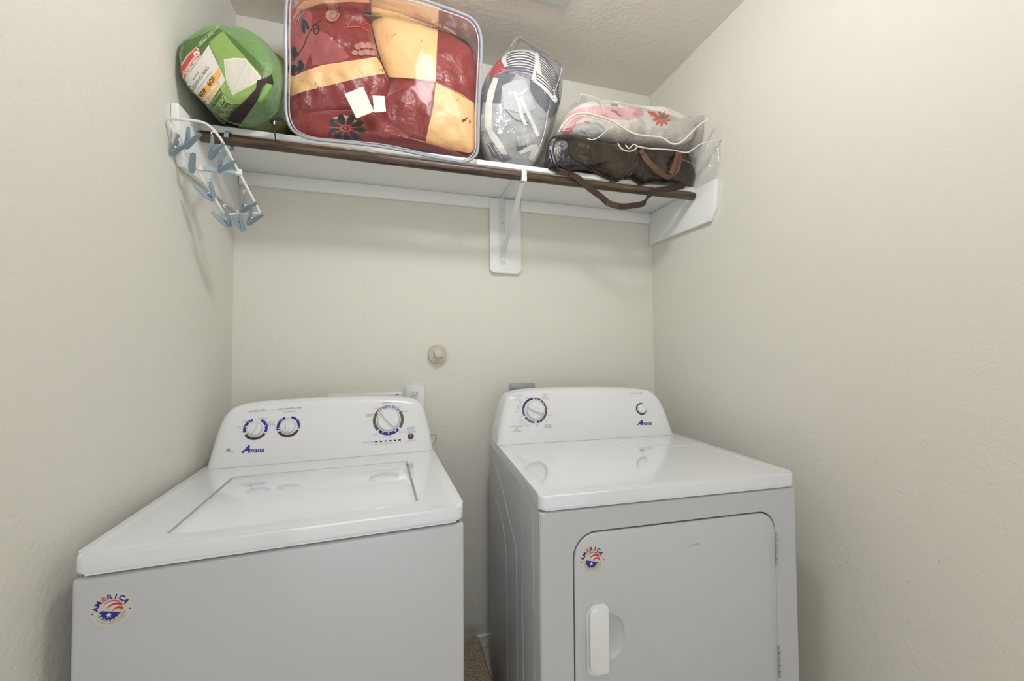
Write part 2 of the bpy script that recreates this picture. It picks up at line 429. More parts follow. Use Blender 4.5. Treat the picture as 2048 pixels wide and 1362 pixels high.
# bracket
br = empty('shelf_bracket', (.445, 1.68, 1.66), 'white metal shelf and rod bracket screwed to the middle board', 'bracket')
bm = bmesh.new(); box(bm, .432, .458, D-.0225, D-.019, 1.655, 1.95, .001); obj('back_plate', bm, PLASW, br)
bm = bmesh.new(); box(bm, .434, .456, 1.42, D-.022, 1.949, 1.9525, .0008); obj('top_plate', bm, PLASW, br)
bm = bmesh.new(); ribbon(bm, catmull([(.445, D-.024, 1.665), (.445, 1.675, 1.70), (.445, 1.53, 1.80), (.445, 1.42, 1.885), (.445, 1.40, 1.902)], 6), (1, 0, 0), .018, .0035); obj('brace', bm, PLASW, br)
bm = bmesh.new(); arc = [(.445, 1.39+.0195*cos(a), 1.924+.0195*sin(a)) for a in [radians(-60-16*i) for i in range(12)]]
arc = arc + [(.445, 1.385, 1.9445), (.445, 1.40, 1.947), (.445, 1.43, 1.948)]
ribbon(bm, arc, (1, 0, 0), .019, .0018); box(bm, .436, .455, 1.3685, 1.3715, 1.895, 1.915, .001); obj('hook', bm, PLASW, br)
for z in (1.667, 1.84, 1.90):
    bm = bmesh.new(); lathe(bm, [(0, .0022), (.0028, .0018), (.0035, 0)], (.445, D-.0225, z), (0, -1, 0), 12); obj('screw', bm, STEEL, br)
# the rod
rod = empty('closet_rod', (.32, 1.39, 1.924), 'dark stained round wooden closet rod under the shelf front', 'closet rod')
bm = bmesh.new(); tube(bm, [(L+.024+(R-L-.048)*i/24, 1.39, 1.924-.003*sin(pi*i/24)) for i in range(25)], .0165, 24); obj('pole', bm, WOOD, rod)
for x, s in ((L+.0195, 1), (R-.0195, -1)):
    bm = bmesh.new(); lathe(bm, [(0, 0), (.027, 0), (.027, .004), (.0215, .007), (.0215, .016), (.0175, .016), (.0172, .004)], (x, 1.39, 1.924), (s, 0, 0), 32); obj('socket', bm, PLASW, rod)

# ================================================================== WASHER and DRYER
class Frame:
    def __init__(s, x, y, r): s.x, s.y, s.c, s.s = x, y, cos(r), sin(r)
    def __call__(s, u, v, z): return Vector((s.x+u*s.c-v*s.s, s.y+u*s.s+v*s.c, z))
    def v3(s, p): return s(p.x, p.y, p.z)
WF = Frame(-.5502, .8867, .0472); DF = Frame(.3189, .8842, -.0531)
def console(F, parent, pts, base, vf0, k, vback, m=PLASW, wing=.03):
    """pts: outline (u,z) from bottom left over the top to bottom right; face leans back by k"""
    P = catmull([Vector((p[0], p[1], 0)) for p in pts], 8); n = len(P); zc = base
    def inset(d):
        out = []
        for i, p in enumerate(P):
            t = (P[min(i+1, n-1)]-P[max(i-1, 0)]).normalized(); nn = Vector((t.y, -t.x, 0))
            if i in (0, n-1): nn = Vector((1 if i == 0 else -1, 0, 0))
            q = p+nn*d; q.y = max(q.y, base); out.append(q)
        return out
    bm = bmesh.new(); loops = []
    for d, dv in ((wing, 0), (wing*.55, .0012), (wing*.25, .0045), (.002, .011), (0, .0165)):
        loops.append([bm.verts.new(F(q.x, vf0+k*(q.y-base)+dv, q.y)) for q in inset(d)])
    # crown of the casing rolls down a little to the rear
    loops.append([bm.verts.new(F(q.x, vback, q.y)) for q in inset(0)])
    for A, B in zip(loops, loops[1:]):
        for i in range(n-1): bm.faces.new((A[i], A[i+1], B[i+1], B[i]))
    bm.faces.new(loops[0]); bm.faces.new(loops[-1][::-1])
    bot = [l[0] for l in loops]+[l[-1] for l in loops][::-1]
    bm.faces.new(bot[::-1])
    bmesh.ops.recalc_face_normals(bm, faces=bm.faces)
    return obj('control_console', bm, m, parent, angle=50)
def ringseg(bm, c, x, y, n, r0, r1, a0, a1, off=.0006):
    k = max(2, int(abs(a1-a0)/8)); A = []; B = []
    for i in range(k+1):
        a = radians(a0+(a1-a0)*i/k); d = x*cos(a)+y*sin(a)
        A.append(bm.verts.new(c+d*r0+n*off)); B.append(bm.verts.new(c+d*r1+n*off))
    for i in range(k): bm.faces.new((A[i], B[i], B[i+1], A[i+1]))
def dial(px, py, bvh, parent, rk, r0, r1, segs, grip, F, h=.014, gl=1.0, notch=()):
    c, n = plane_frame(px, py, bvh); x = Vector((F.c, F.s, 0)); x = (x-n*x.dot(n)).normalized(); y = n.cross(x)
    kn = bmesh.new(); lathe(kn, [(rk*1.06, 0), (rk*1.06, .002), (rk*1.0, .004), (rk*.97, h*.75), (rk*.9, h), (0, h+.001)], c, n, 40, x)
    k_ = obj('dial', kn, PLASW, parent)
    g = bmesh.new(); a = radians(grip); dx = x*cos(a)+y*sin(a); dy = n.cross(dx)
    prof = [(-rk*.86*gl, .1), (-rk*.6*gl, .2), (0, .24), (rk*.6*gl, .17), (rk*.95*gl, .07)]
    L1 = [(u, w*rk) for u, w in prof]; pts = [(u, w) for u, w in L1]+[(u, -w) for u, w in L1[::-1]]
    A = [g.verts.new(c+dx*u+dy*w*1.25+n*(h-.001)) for u, w in pts]; B = [g.verts.new(c+dx*u*.93+dy*w*.7+n*(h+.010)) for u, w in pts]
    g.faces.new(B)
    for i in range(len(pts)): g.faces.new((A[i], A[(i+1) % len(pts)], B[(i+1) % len(pts)], B[i]))
    bmesh.ops.recalc_face_normals(g, faces=g.faces)
    obj('grip', g, PLASW, k_, angle=60)
    byc = {}
    for a0, a1, m in segs: byc.setdefault(m.name, (m, []))[1].append((a0, a1))
    for m, lst in byc.values():
        bm = bmesh.new()
        for a0, a1 in lst:
            ringseg(bm, c, x, y, n, r0, r1, a0, a1)
        obj('dial_ring', bm, m, parent)
    if notch:
        bm = bmesh.new()
        for a0 in notch: ringseg(bm, c, x, y, n, r0-.001, r0+(r1-r0)*.55, a0-2.6, a0+2.6, .0011)
        obj('dial_ticks', bm, PLASW, parent)
    return c, n, x, y
def sticker(px, py, bvh, parent, F, rad):
    c, n = plane_frame(px, py, bvh); x = Vector((F.c, F.s, 0)); y = n.cross(x).normalized()
    bm = bmesh.new(); lathe(bm, [(0, .0005), (rad, .0005), (rad, 0)], c, n, 48, x); s = obj('sticker', bm, mat('sticker_film', (206, 203, 188), .35), parent)
    rot = Matrix.Rotation(radians(4), 3, 'Z')
    def P(a, b, o=.0009): return c+x*a*rad+y*b*rad+n*o
    def poly(bm, pts, o=.0009):
        V = [Vector((p[0], p[1])) for p in pts]; N = len(V)
        vv, _, ff = geometry.delaunay_2d_cdt(V, [(i, (i+1) % N) for i in range(N)], [], 1, 1e-5)[:3]
        w = [bm.verts.new(P(q.x, q.y, o)) for q in vv]
        for f in ff: bm.faces.new([w[i] for i in f])
    blue = bmesh.new(); red = bmesh.new(); white = bmesh.new(); dk = bmesh.new()
    def arctext(bm, s, r, a0, a1, size, bold=0, flip=False, skip=()):
        for i, ch in enumerate(s):
            if ch == ' ' or i in skip: continue
            a = radians(a0+(a1-a0)*i/(len(s)-1)); me = text_mesh(ch, bold)
            tx, ty = (sin(a), -cos(a)); ux, uy = (cos(a), sin(a))
            if flip: tx, ty, ux, uy = -tx, -ty, -ux, -uy
            vs = [bm.verts.new(P(r*cos(a)+tx*v.co.x*size+ux*v.co.y*size, r*sin(a)+ty*v.co.x*size+uy*v.co.y*size)) for v in me.vertices]
            for p in me.polygons:
                try: bm.faces.new([vs[j] for j in p.vertices])
                except ValueError: pass
            bpy.data.meshes.remove(me)
    arctext(blue, 'AMERICA', .74, 168, 28, .38, .035, skip=(2,))
    aE = radians(165-134*2/6)
    for j in (-.1, 0, .1):
        q = [(-.1, j-.028), (.11, j-.028), (.13, j+.028), (-.08, j+.028)]
        poly(red, [(.75*cos(aE)+sin(aE)*a+cos(aE)*b, .75*sin(aE)-cos(aE)*a+sin(aE)*b) for a, b in q])
    poly(blue, ell(-.86, -.1, .045, .045)); poly(blue, ell(.86, -.12, .045, .045))
    def wave(off, a0, a1, th):
        top = [(a0+(a1-a0)*i/8, off+.14*sin(pi*i/8)+.10*i/8) for i in range(9)]
        return top+[(u, v-th*(.4+.6*i/8)) for i, (u, v) in reversed(list(enumerate(top)))]
    for off, a0, a1, th in ((.34, -.40, .36, .08), (.18, -.20, .50, .17), (-.05, .04, .54, .17)): poly(red, wave(off, a0, a1, th))
    for off, a0, a1, th in ((.22, -.32, .42, .09), (.04, -.10, .48, .10)): poly(white, wave(off, a0, a1, th), .0007)
    gear = []
    for i in range(32):
        a = -pi+ pi*i/31 - .0; r = .50 if (i//2) % 2 else .42
        gear.append((-.06+r*cos(a-.28), -.12+r*sin(a-.28)))
    poly(blue, gear)
    def star(cx, cy, r): return [(cx+(r if i % 2 == 0 else r*.42)*cos(pi/2+pi*i/5), cy+(r if i % 2 == 0 else r*.42)*sin(pi/2+pi*i/5)) for i in range(10)]
    poly(white, star(-.10, -.30, .16), .0013)
    arctext(dk, 'BY DESIGN AND BUILT WITH PRIDE', .50, 205, 335, .075, 0, True)
    arctext(dk, 'PROUDLY ASSEMBLED IN THE USA BY AMERICAN WORKERS', .66, 200, 342, .075, 0, True)
    arctext(dk, 'THE COMPONENTS MADE HERE AND ABROAD', .80, 215, 325, .07, 0, True)
    obj('blue_print', blue, mat('sticker_blue', (34, 38, 150), .4), s); obj('red_print', red, mat('sticker_red', (196, 52, 48), .4), s)
    obj('white_print', white, PLASW, s); obj('small_print', dk, mat('sticker_small', (96, 98, 110), .5), s)

# ---------------- washer
wa = empty('washing_machine', WF(.35, .33, 0), 'white top-loading washing machine with three dials, left of the dryer', 'washing machine')
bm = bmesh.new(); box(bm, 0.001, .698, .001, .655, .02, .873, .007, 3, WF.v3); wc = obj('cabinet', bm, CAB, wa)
bm = bmesh.new(); box(bm, .012, .687, .012, .64, .872, .879, 0, 1, WF.v3); obj('seam_gap', bm, DARK, wa)
for u in (.06, .64):
    for v in (.06, .6):
        bm = bmesh.new(); lathe(bm, [(0, 0), (.022, 0), (.022, .02), (0, .02)], WF(u, v, 0), (0, 0, 1), 16); obj('foot', bm, DARK, wa)
bm = bmesh.new(); prism(bm, rrect(0, .699, 0, .66, .02, 5), lambda u, v, w: WF(u, v, w), .8775, .915, .009, 4)
wt = obj('top_panel', bm, ENAMEL, wa)
LIDP = [(.118, .423), (.595, .423), (.595, .062), (.57, .050), (.36, .040), (.15, .042), (.118, .056)]
c_ = bmesh.new(); prism(c_, rrect(.032, .668, .018, .505, .03, 5), lambda u, v, w: WF(u, v, w), .9120, .94); boolean(wt, c_)
c_ = bmesh.new(); prism(c_, [(.1145, .426), (.6005, .426), (.6005, .060), (.575, .0465), (.36, .0365), (.15, .0385), (.1145, .053)], lambda u, v, w: WF(u, v, w), .900, .94); boolean(wt, c_)
bm = bmesh.new(); prism(bm, LIDP, lambda u, v, w: WF(u, v, w), .901, .9138, .0035, 3); lid = obj('lid', bm, ENAMEL, wa)
for u in (.135, .578):
    bm = bmesh.new(); box(bm, u-.012, u+.012, .423, .4255, .905, .913, .001, 1, WF.v3); obj('hinge', bm, STEEL, lid)
pts = [(.0125, .9155), (.0225, .975), (.036, 1.040), (.052, 1.077), (.082, 1.098), (.14, 1.1065), (.26, 1.111), (.4164, 1.111), (.53, 1.107), (.60, 1.101), (.645, 1.089), (.668, 1.062), (.680, 1.02), (.690, .975), (.6975, .9155)]
wcon = console(WF, wa, pts, .9155, .531, .26, .628)
bw = bvh_of(wcon)
sl = -4.9
I, B_ = INDIGO, DBROWNP
dial(511, 858, bw, wa, .0205, .0265, .0345, [(-22, 62, I), (107, 196, I), (212, 330, B_)], 62, WF, notch=(18, 132, 160))
dial(577, 853, bw, wa, .0205, .0265, .0345, [(-16, 76, I), (110, 200, I), (208, 336, B_)], 92, WF, notch=(40, -8, 130, 190))
dial(777, 840, bw, wa, .038, .0425, .0525, [(34, 52, INDIGOL), (56, 76, INDIGOL), (82, 128, INDIGOL), (132, 148, BROWNP), (148, 222, BROWNP), (-36, 34, BROWNP), (228, 315, I)], 132, WF, h=.017, notch=(64, 90, 120, 140, 40, 245, 270, 300))
pr = bmesh.new(); WT = {8.2: .67, 6.6: .7, 8.4: .78, 14.5: 1, 21.0: 1, 21: 1, 8: .9}
def wt_(s, x, y, sz, bm=pr, bold=0, shear=0, st=1.0, ang=4.6): letters(bm, s, x, y, sz*WT.get(round(sz,1), .82), ang, bw, bold, shear, .0011, stretch=st)
wt_('WATER LEVEL', 515, 822, 8.2, st=1.0); wt_('WASH TEMPERATURE', 579, 817.5, 8.2, st=.92)
wt_('(all cold rinses)', 579, 823, 4.6)
for s, x, y in (('Auto Sensing', 495, 842), ('Auto Sensing', 484, 852.5), ('w/ Extra Rinse', 486, 855.5), ('Deep Water', 525, 837), ('Wash', 525, 840.5), ('Deep Water', 541, 844), ('Wash w/', 541, 847.5), ('Extra Rinse', 543, 850), ('Cold', 560, 842), ('Cool', 576, 836), ('Warm', 598, 839), ('Hot', 601, 852.5), ('Tap', 550, 856), ('Cold', 550, 859.5),
                ('Casual', 775, 812), ('Heavy', 754, 816.5), ('Bulky Items', 739, 828), ('& Sheets', 739, 831.5), ('Colors', 798, 814), ('Delicates', 809, 823), ('Soak', 751, 869), ('Rinse Spin', 805, 864), ('Off', 771, 872), ('Drain', 780, 873)):
    wt_(s, x, y, 4.4)
wt_('NORMAL', 774, 805.5, 6.6, st=1.0)
wt_('CYCLE STATUS', 738, 884.5, 4.6); wt_('LID LOCKED', 823, 882, 4.2)
for s, x in (('Sensing', 753), ('Wash', 763), ('Rinse', 773), ('Spin', 783), ('Done', 792), ('Lid', 801)): wt_(s, x, 889-(x-753)*.09, 3.6)
wt_('agitator wash', 459, 903, 4.0)
obj('panel_lettering', pr, GREYP, wa)
pr = bmesh.new(); wt_('START', 822, 856.5, 8.4, pr, .01, st=.85); wt_('PUSH TO', 822, 861, 4, pr); wt_('START/STOP', 823, 864, 4, pr); obj('start_lettering', pr, BLUEP, wa)
pr = bmesh.new(); wt_('mana', 511.5, 900.5, 14.5, pr, .02, .35, st=1.05, ang=3.5); wt_('A', 491.5, 898.8, 21, pr, .03, .5, st=1.0, ang=3.5)
lo = print_on('logo_lettering', [stroke([(483, 905), (489, 900.5), (497, 899.5), (500, 899.3)], 1.7)], bw, I, wa, .0011)
obj('logo_lettering', pr, I, wa)
pr = bmesh.new(); wt_('Hy', 456, 899, 8, pr, .02, .3); obj('panel_lettering', pr, mat('grey_black_print', (100, 102, 106), .5), wa)
print_on('status_dashes', [stroke([(750+i*9.4, 883.8-i*.72), (755+i*9.4, 883.4-i*.72)], 2.3) for i in range(6)], bw, BLACKP, wa, .0011)
c, n = plane_frame(821.5, 872.5, bw); bm = bmesh.new(); lathe(bm, [(.0105, 0), (.0105, .003), (.008, .0055), (0, .0065)], c, n, 24); obj('start_button', bm, mat('brown_button', (104, 56, 46), .3, coat=.5), wa)
bm = bmesh.new(); tube(bm, catmull([WF(.690, .60, .955), WF(.712, .60, .958), WF(.715, .60, .935), WF(.700, .60, .92), WF(.69, .60, .925)], 6), .003, 8); obj('hose_clip', bm, mat('grey_clear_plastic', (170, 172, 174), .2), wa)
sticker(223.5, 1218.5, bvh_of(wc), wa, WF, .0305)

# ---------------- dryer
dr = empty('clothes_dryer', DF(.36, .35, 0), 'white clothes dryer with one dial and a hinged front door, right of the washer', 'clothes dryer')
SL = 0.0
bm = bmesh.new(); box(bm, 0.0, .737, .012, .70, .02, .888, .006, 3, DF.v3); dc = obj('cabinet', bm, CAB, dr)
# pressed relief of the left side
def side_ridge(pts, w=.006):
    bm = bmesh.new(); P = catmull([DF(0, v, z) for v, z in pts], 8); tube(bm, P, w/3.4, 8); return obj('side_ridge', bm, CAB, dr)
side_ridge([(.60, .845), (.44, .80), (.33, .74), (.25, .70), (.236, .62), (.234, .3), (.234, .06)], .005)
side_ridge([(.58, .72), (.47, .70), (.40, .65), (.375, .58), (.372, .3), (.372, .06)], .005)
side_ridge([(.06, .86), (.055, .5), (.055, .05)], .004)
side_ridge([(.17, .80), (.165, .5), (.165, .05)], .004)
# front panel with the door opening
outer = (0.0, .737, .02, .888); inn = rrect(.083, .667, .05, .832, .058, 8, (.05, .06, .03, .03))
bm = bmesh.new()
ic = ((inn[0][0]+.1)/2, .44)
def toouter(p):
    cx, cz = .37, .45; dx, dz = p[0]-cx, p[1]-cz; s = min(((outer[1]-cx)/dx if dx > 0 else (outer[0]-cx)/dx) if abs(dx) > 1e-9 else 9e9, ((outer[3]-cz)/dz if dz > 0 else (outer[2]-cz)/dz) if abs(dz) > 1e-9 else 9e9)
    return (cx+dx*s, cz+dz*s)
cxs = [(outer[1], outer[3]), (outer[0], outer[3]), (outer[0], outer[2]), (outer[1], outer[2])]
N = len(inn); out = [toouter(p) for p in inn]
for cpt in cxs:
    k = min(range(N), key=lambda i: (out[i][0]-cpt[0])**2+(out[i][1]-cpt[1])**2); out[k] = cpt
rows = []
for v_, q in ((.012, inn), (.002, inn), (.0004, [(p[0]+(o_[0]-p[0])*.02, p[1]+(o_[1]-p[1])*.02) for p, o_ in zip(inn, out)]), (.0004, [(o_[0]+(p[0]-o_[0])*.04, o_[1]+(p[1]-o_[1])*.04) for p, o_ in zip(inn, out)]), (.005, out), (.012, out)):
    rows.append([bm.verts.new(DF(p[0], v_, p[1])) for p in q])
for A, B in zip(rows, rows[1:]):
    for i in range(N): bm.faces.new((A[i], A[(i+1) % N], B[(i+1) % N], B[i]))
bmesh.ops.recalc_face_normals(bm, faces=bm.faces)
for f in bm.faces:
    pass
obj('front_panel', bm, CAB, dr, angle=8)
bm = bmesh.new(); prism(bm, inn, lambda u, v, w: DF(u, w, v), .0105, .0115); obj('door_gap', bm, mat('shadow_gap', (110, 111, 116), .5), dr)
di = rrect(.0855, .6635, .053, .8285, .056, 8, (.048, .058, .028, .028))
bm = bmesh.new(); prism(bm, di, lambda u, v, w: DF(u, w, v), -.0015, .0108, .0035, 3); dd = obj('door', bm, CAB, dr)
c_ = bmesh.new(); bmesh.ops.create_uvsphere(c_, u_segments=40, v_segments=24, radius=1)
for v in c_.verts:
    p = v.co.copy(); p.z = math.copysign(abs(p.z)**.8, p.z); v.co = DF(.163+p.x*.052, -.0035+p.y*.0135, .5755+p.z*.059)
boolean(dd, c_)
bm = bmesh.new(); prism(bm, rrect(.1165, .1635, .506, .659, .017, 6, (.003, .018, .018, .003)), lambda u, v, w: DF(u, w, v), -.019, -.0012, .006, 3); hd = obj('handle', bm, PLASW, dd)
hd['label'] = 'raised white pull handle'
bm = bmesh.new(); prism(bm, rrect(.1135, .1655, .493, .656, .018, 6, (.002, .02, .02, .002)), lambda u, v, w: DF(u, w, v), -.0045, -.0012, .0015, 2); obj('handle_plate', bm, PLASW, dd)
for za, zb in ((.6875, .776), (.3906, .4722)):
    bm = bmesh.new(); box(bm, .6625, .668, -.003, .004, za, zb, .001, 1, DF.v3)
    for i in range(5):
        z = za+(zb-za)*(i+.5)/5; lathe(bm, [(0, -(zb-za)/11), (.0032, -(zb-za)/11), (.0032, (zb-za)/11), (0, (zb-za)/11)], DF(.6655, -.004, z), (0, 0, 1), 10)
    obj('hinge', bm, CHROME, dr)
print_on('door_scuff', [ell(1385, 1090, 14, 1.2, -.12), ell(1395, 1087, 8, .8, -.3)], bvh_of(dd), mat('scuff2', (186, 184, 176), .6), dd, .0008)
bm = bmesh.new(); box(bm, .012, .725, .012, .69, .886, .893, 0, 1, DF.v3); obj('seam_gap', bm, DARK, dr)
bm = bmesh.new(); prism(bm, rrect(0, .737, 0, .70, .014, 5), lambda u, v, w: DF(u, v, w), .8915, .930, .007, 4); dt = obj('top_panel', bm, ENAMEL, dr)
c_ = bmesh.new(); prism(c_, [(.03, .50), (.40, .50), (.425, .352), (.435, .345), (.69, .345), (.705, .352), (.712, .02), (.70, .012), (.04, .012), (.03, .02)], lambda u, v, w: DF(u, v, w), .9288, .95)
boolean(dt, c_)
pts = [(-.004, .9305), (.006, .985), (.0195, 1.035), (.037, 1.083), (.062, 1.106), (.13, 1.117), (.24, 1.120), (.38, 1.1205), (.52, 1.115), (.615, 1.108), (.655, 1.095), (.682, 1.066), (.700, 1.02), (.7105, .975), (.7195, .9305)]
dcon = console(DF, dr, pts, .9305, .507, .24, .645, wing=.028)
bd = bvh_of(dcon)
K = mat('violet_print', (52, 28, 120), .45); O_ = mat('olive_print', (92, 88, 72), .45)
dial(1069.5, 820.5, bd, dr, .0345, .0405, .0485, [(95, 170, K), (170, 205, K), (212, 262, O_), (278, 312, K), (-46, 20, BROWNP), (20, 86, BROWNP)], 160, DF, h=.016, notch=(35, 55, 75, 14, 172, 182, 194, 228, 240, 252, 290, 300))
c, n = plane_frame(1282.5, 817.5, bd); x = Vector((DF.c, DF.s, 0)); x = (x-n*x.dot(n)).normalized(); y = n.cross(x)
bm = bmesh.new(); ringseg(bm, c, x, y, n, .0175, .0235, 60, 366); obj('dial_ring', bm, DBROWNP, dr)
bm = bmesh.new(); lathe(bm, [(.0185, 0), (.0185, .003), (.0165, .011), (.012, .0135), (0, .0145)], c, n, 36, x); obj('start_button', bm, PLASW, dr)
pr = bmesh.new()
def dt_(s, x, y, sz, bm=pr, bold=0, shear=0, st=1.0, ang=2.2): letters(bm, s, x, y, sz*(.66 if sz > 5 and sz < 7 else .8 if sz < 7 else 1), ang, bd, bold, shear, .0011, stretch=st)
for s, x, y, z in (('AUTOMATIC', 1035, 791.8, 6), ('DRY', 1036, 795.8, 5.4), ('High Heat', 1036, 799.6, 4), ('TIMED', 1089, 789, 6), ('DRY', 1089, 793.5, 5.4), ('Heat Setting', 1090, 797.3, 3.8), ('AUTOMATIC', 1033, 853, 6.2), ('DRY', 1034, 857.5, 6), ('LOW HEAT', 1034, 862, 4.6), ('AIR DRY', 1096, 850.5, 6), ('NO HEAT', 1097, 854.5, 4.4), ('PUSH TO START', 1273, 787, 5.6),
                   ('Very', 1053, 794.5, 3.4), ('Dry', 1053, 797.5, 3.4), ('OFF', 1067, 796, 3.8), ('60', 1077, 798, 3.4), ('50', 1089, 805, 3.4), ('40', 1096, 817, 3.4), ('Less Dry', 1102, 831, 3.4), ('20', 1095, 838, 3.4), ('10', 1091, 843, 3.4), ('OFF', 1075, 850.5, 3.6), ('Wrinkle', 1042, 803, 3.2), ('Dry', 1043, 806, 3.2), ('More Dry', 1038, 811.5, 3.2), ('Energy', 1037, 815.5, 3.2), ('Preferred', 1036, 818.5, 3.2), ('Less Dry', 1034, 823, 3.2), ('OFF', 1041, 833, 3.6), ('More Dry', 1039, 838, 3.2), ('Energy', 1043, 842.5, 3.2), ('Preferred Auto', 1045, 847.5, 3.2), ('Less Dry', 1055, 850.5, 3.2)):
    dt_(s, x, y, z)
obj('panel_lettering', pr, GREYP, dr)
pr = bmesh.new(); dt_('mana', 1291.8, 846.8, 10.2, pr, .012, .35, st=1.05, ang=0); dt_('A', 1279.5, 845.4, 14, pr, .03, .5, ang=0); obj('logo_lettering', pr, I, dr)
print_on('logo_lettering', [stroke([(1274.5, 850), (1279, 847), (1285, 846.3)], 1.2)], bd, I, dr, .0011)
sticker(1185, 1118.5, bvh_of(dd), dd, DF, .0335) if False else sticker(1185, 1118.5, bvh_of(dd), dr, DF, .0335)

# ================================================================== WALL FITTINGS
cap = empty('pipe_cap', (.161, D, 1.259), 'beige painted round threaded pipe plug on the back wall', 'pipe plug')
bm = bmesh.new(); lathe(bm, [(.041, 0), (.041, .004), (.036, .005), (.036, .012), (.039, .013), (.039, .018), (.033, .021), (.030, .021), (.029, .024), (0, .026)], (.161, D-.0005, 1.259), (0, -1, 0), 40); PC = mat('painted_beige', (205, 199, 184), .5); obj('collar', bm, PC, cap)
bm = bmesh.new(); rt = Matrix.Rotation(radians(-10), 3, 'Y')
bv = box(bm, -.017, .017, -.008, .008, -.017, .017, .004, 2, lambda p: rt @ Vector((p.x*(1 if p.y < 0 else 1.12), p.y, p.z*(1 if p.y < 0 else 1.12)))+Vector((.1625, D-.033, 1.2595))); obj('square_head', bm, PC, cap)
for i in range(9):
    a = radians(20+i*17); bm = bmesh.new(); lathe(bm, [(0, .003), (.0045, .002), (.005, 0)], (.161+.034*cos(a), D-.021, 1.259+.034*sin(a)), (0, -1, 0), 8); obj('lug', bm, PC, cap)
ou = empty('wall_outlet', (.0665, D, 1.07), 'white duplex wall outlet rising behind the washer console', 'outlet')
bm = bmesh.new(); prism(bm, rrect(.0265, .1065, 1.006, 1.129, .004, 3), lambda u, v, w: Vector((u, w, v)), D-.006, D-.0003, .002); obj('cover_plate', bm, PLASW, ou)
for zc in (1.0935, 1.0445):
    bm = bmesh.new(); P_ = [(.0665+.0172*cos(a), zc+min(.0145, max(-.0145, .0172*sin(a)))) for a in [2*pi*i/28 for i in range(28)]]
    prism(bm, P_, lambda u, v, w: Vector((u, w, v)), D-.0085, D-.0055, .001); sk = obj('socket', bm, PLASW, ou)
    bm = bmesh.new(); box(bm, .059, .0608, D-.0089, D-.008, zc-.001, zc+.0075); box(bm, .0722, .074, D-.0089, D-.008, zc+.0005, zc+.007); lathe(bm, [(0, .0009), (.0025, .0009), (.0025, 0)], (.0665, D-.0082, zc-.0075), (0, -1, 0), 10)
    obj('slots', bm, BLACKP, sk)
bm = bmesh.new(); lathe(bm, [(0, .001), (.0025, .0006), (.003, 0)], (.0665, D-.006, 1.069), (0, -1, 0), 10); obj('screw', bm, STEEL, ou)
sb = empty('washer_supply_box', (-.126, D, 1.0), 'white recessed water supply box frame behind the washer console', 'supply box')
for a in ((-.265, .013, 1.086, 1.1015), (-.265, .013, .902, .917), (-.265, -.25, .917, 1.086), (-.002, .013, .917, 1.086)):
    bm = bmesh.new(); box(bm, a[0], a[1], D-.008, D-.0003, a[2], a[3], .002); obj('frame', bm, TRIM, sb)
bm = bmesh.new(); box(bm, -.25, -.002, D-.0025, D-.0006, .917, 1.086); obj('back_panel', bm, PLASW, sb)
bm = bmesh.new(); box(bm, -.008, .002, D-.0085, D-.0078, 1.092, 1.0955); obj('slot', bm, DARK, sb)
do = empty('dryer_outlet', (.5375, D, 1.06), 'grey metal range-type outlet plate behind the dryer console', 'outlet')
bm = bmesh.new(); prism(bm, rrect(.478, .598, 1.0, 1.1245, .004, 3), lambda u, v, w: Vector((u, w, v)), D-.006, D-.0003, .002); obj('cover_plate', bm, STEEL, do)
bm = bmesh.new(); lathe(bm, [(0, .03), (.022, .03), (.028, .024), (.030, 0)], (.552, D-.006, 1.068), (0, -1, 0), 24); obj('plug', bm, mat('dark_plug', (70, 58, 50), .5), do)
for x in (.513, .562): 
    bm = bmesh.new(); lathe(bm, [(0, .002), (.003, .0013), (.0035, 0)], (x, D-.006, 1.1005), (0, -1, 0), 10); obj('screw', bm, CHROME, do)
# towel on the floor between the machines
TW = mat('brown_terry', (206, 184, 152), .95, bump=(220, .012, 4), vary=(190, (112, 92, 70), .16), sheen=.3)
tw = empty('folded_towel', (.25, 1.4, 0), 'brown textured towel folded on the floor between washer and dryer', 'towel')
for k, (x0, x1, y0, y1, za, zb) in enumerate(((.158, .334, 1.16, 1.64, .001, .07), (.156, .318, 1.15, 1.63, .066, .130))):
    bm = bmesh.new(); box(bm, x0, x1, y0, y1, za, zb, .018, 4)
    bmesh.ops.subdivide_edges(bm, edges=[e for e in bm.edges if e.calc_length() > .05], cuts=10, use_grid_fill=True)
    for v in bm.verts:
        if v.co.z > .02: v.co += Vector((noise.noise(v.co*11+Vector((k, 0, 0)))*.006, 0, noise.noise(v.co*9)*.006-.012*(v.co.y > 1.6)))
    obj('fold', bm, TW, tw)

# ================================================================== CLIP HANGER
BLUE = mat('blue_grey_plastic', (138, 156, 168), .35); WIRE = mat('white_coated_wire', (226, 224, 220), .3); BLUE2 = mat('pale_blue_plastic', (168, 192, 204), .3)
def hY(y): return 1.245+(y-245)/180*.095
def hp(x, y, dy=0): return at(x, y, hY(y)+dy)
hg = empty('clip_hanger', (-.49, 1.30, 1.70), 'white wire drying hanger with blue clips, hooked on the rod by the left wall', 'clip hanger')
def corner(a, b, c, r=.18, n=4):
    out = []
    p0 = b+(a-b)*r; p2 = b+(c-b)*r
    for i in range(n+1):
        t = i/n; out.append(p0*(1-t)**2+b*2*t*(1-t)+p2*t*t)
    return out
TL, TR, BR, BL = hp(332, 236), hp(426, 246), hp(521, 426), hp(449, 429)
loop = corner(BL, TL, TR, .10)+corner(TL, TR, BR, .28)+corner(TR, BR, BL, .06)+corner(BR, BL, TL, .10)
bm = bmesh.new(); fp = []
for i in range(len(loop)):
    a, b = loop[i], loop[(i+1) % len(loop)]; k = max(1, int((b-a).length/.02)); fp += [a+(b-a)*j/k for j in range(k)]
tube(bm, fp, .0036, 8, True); obj('wire_frame', bm, WIRE, hg)
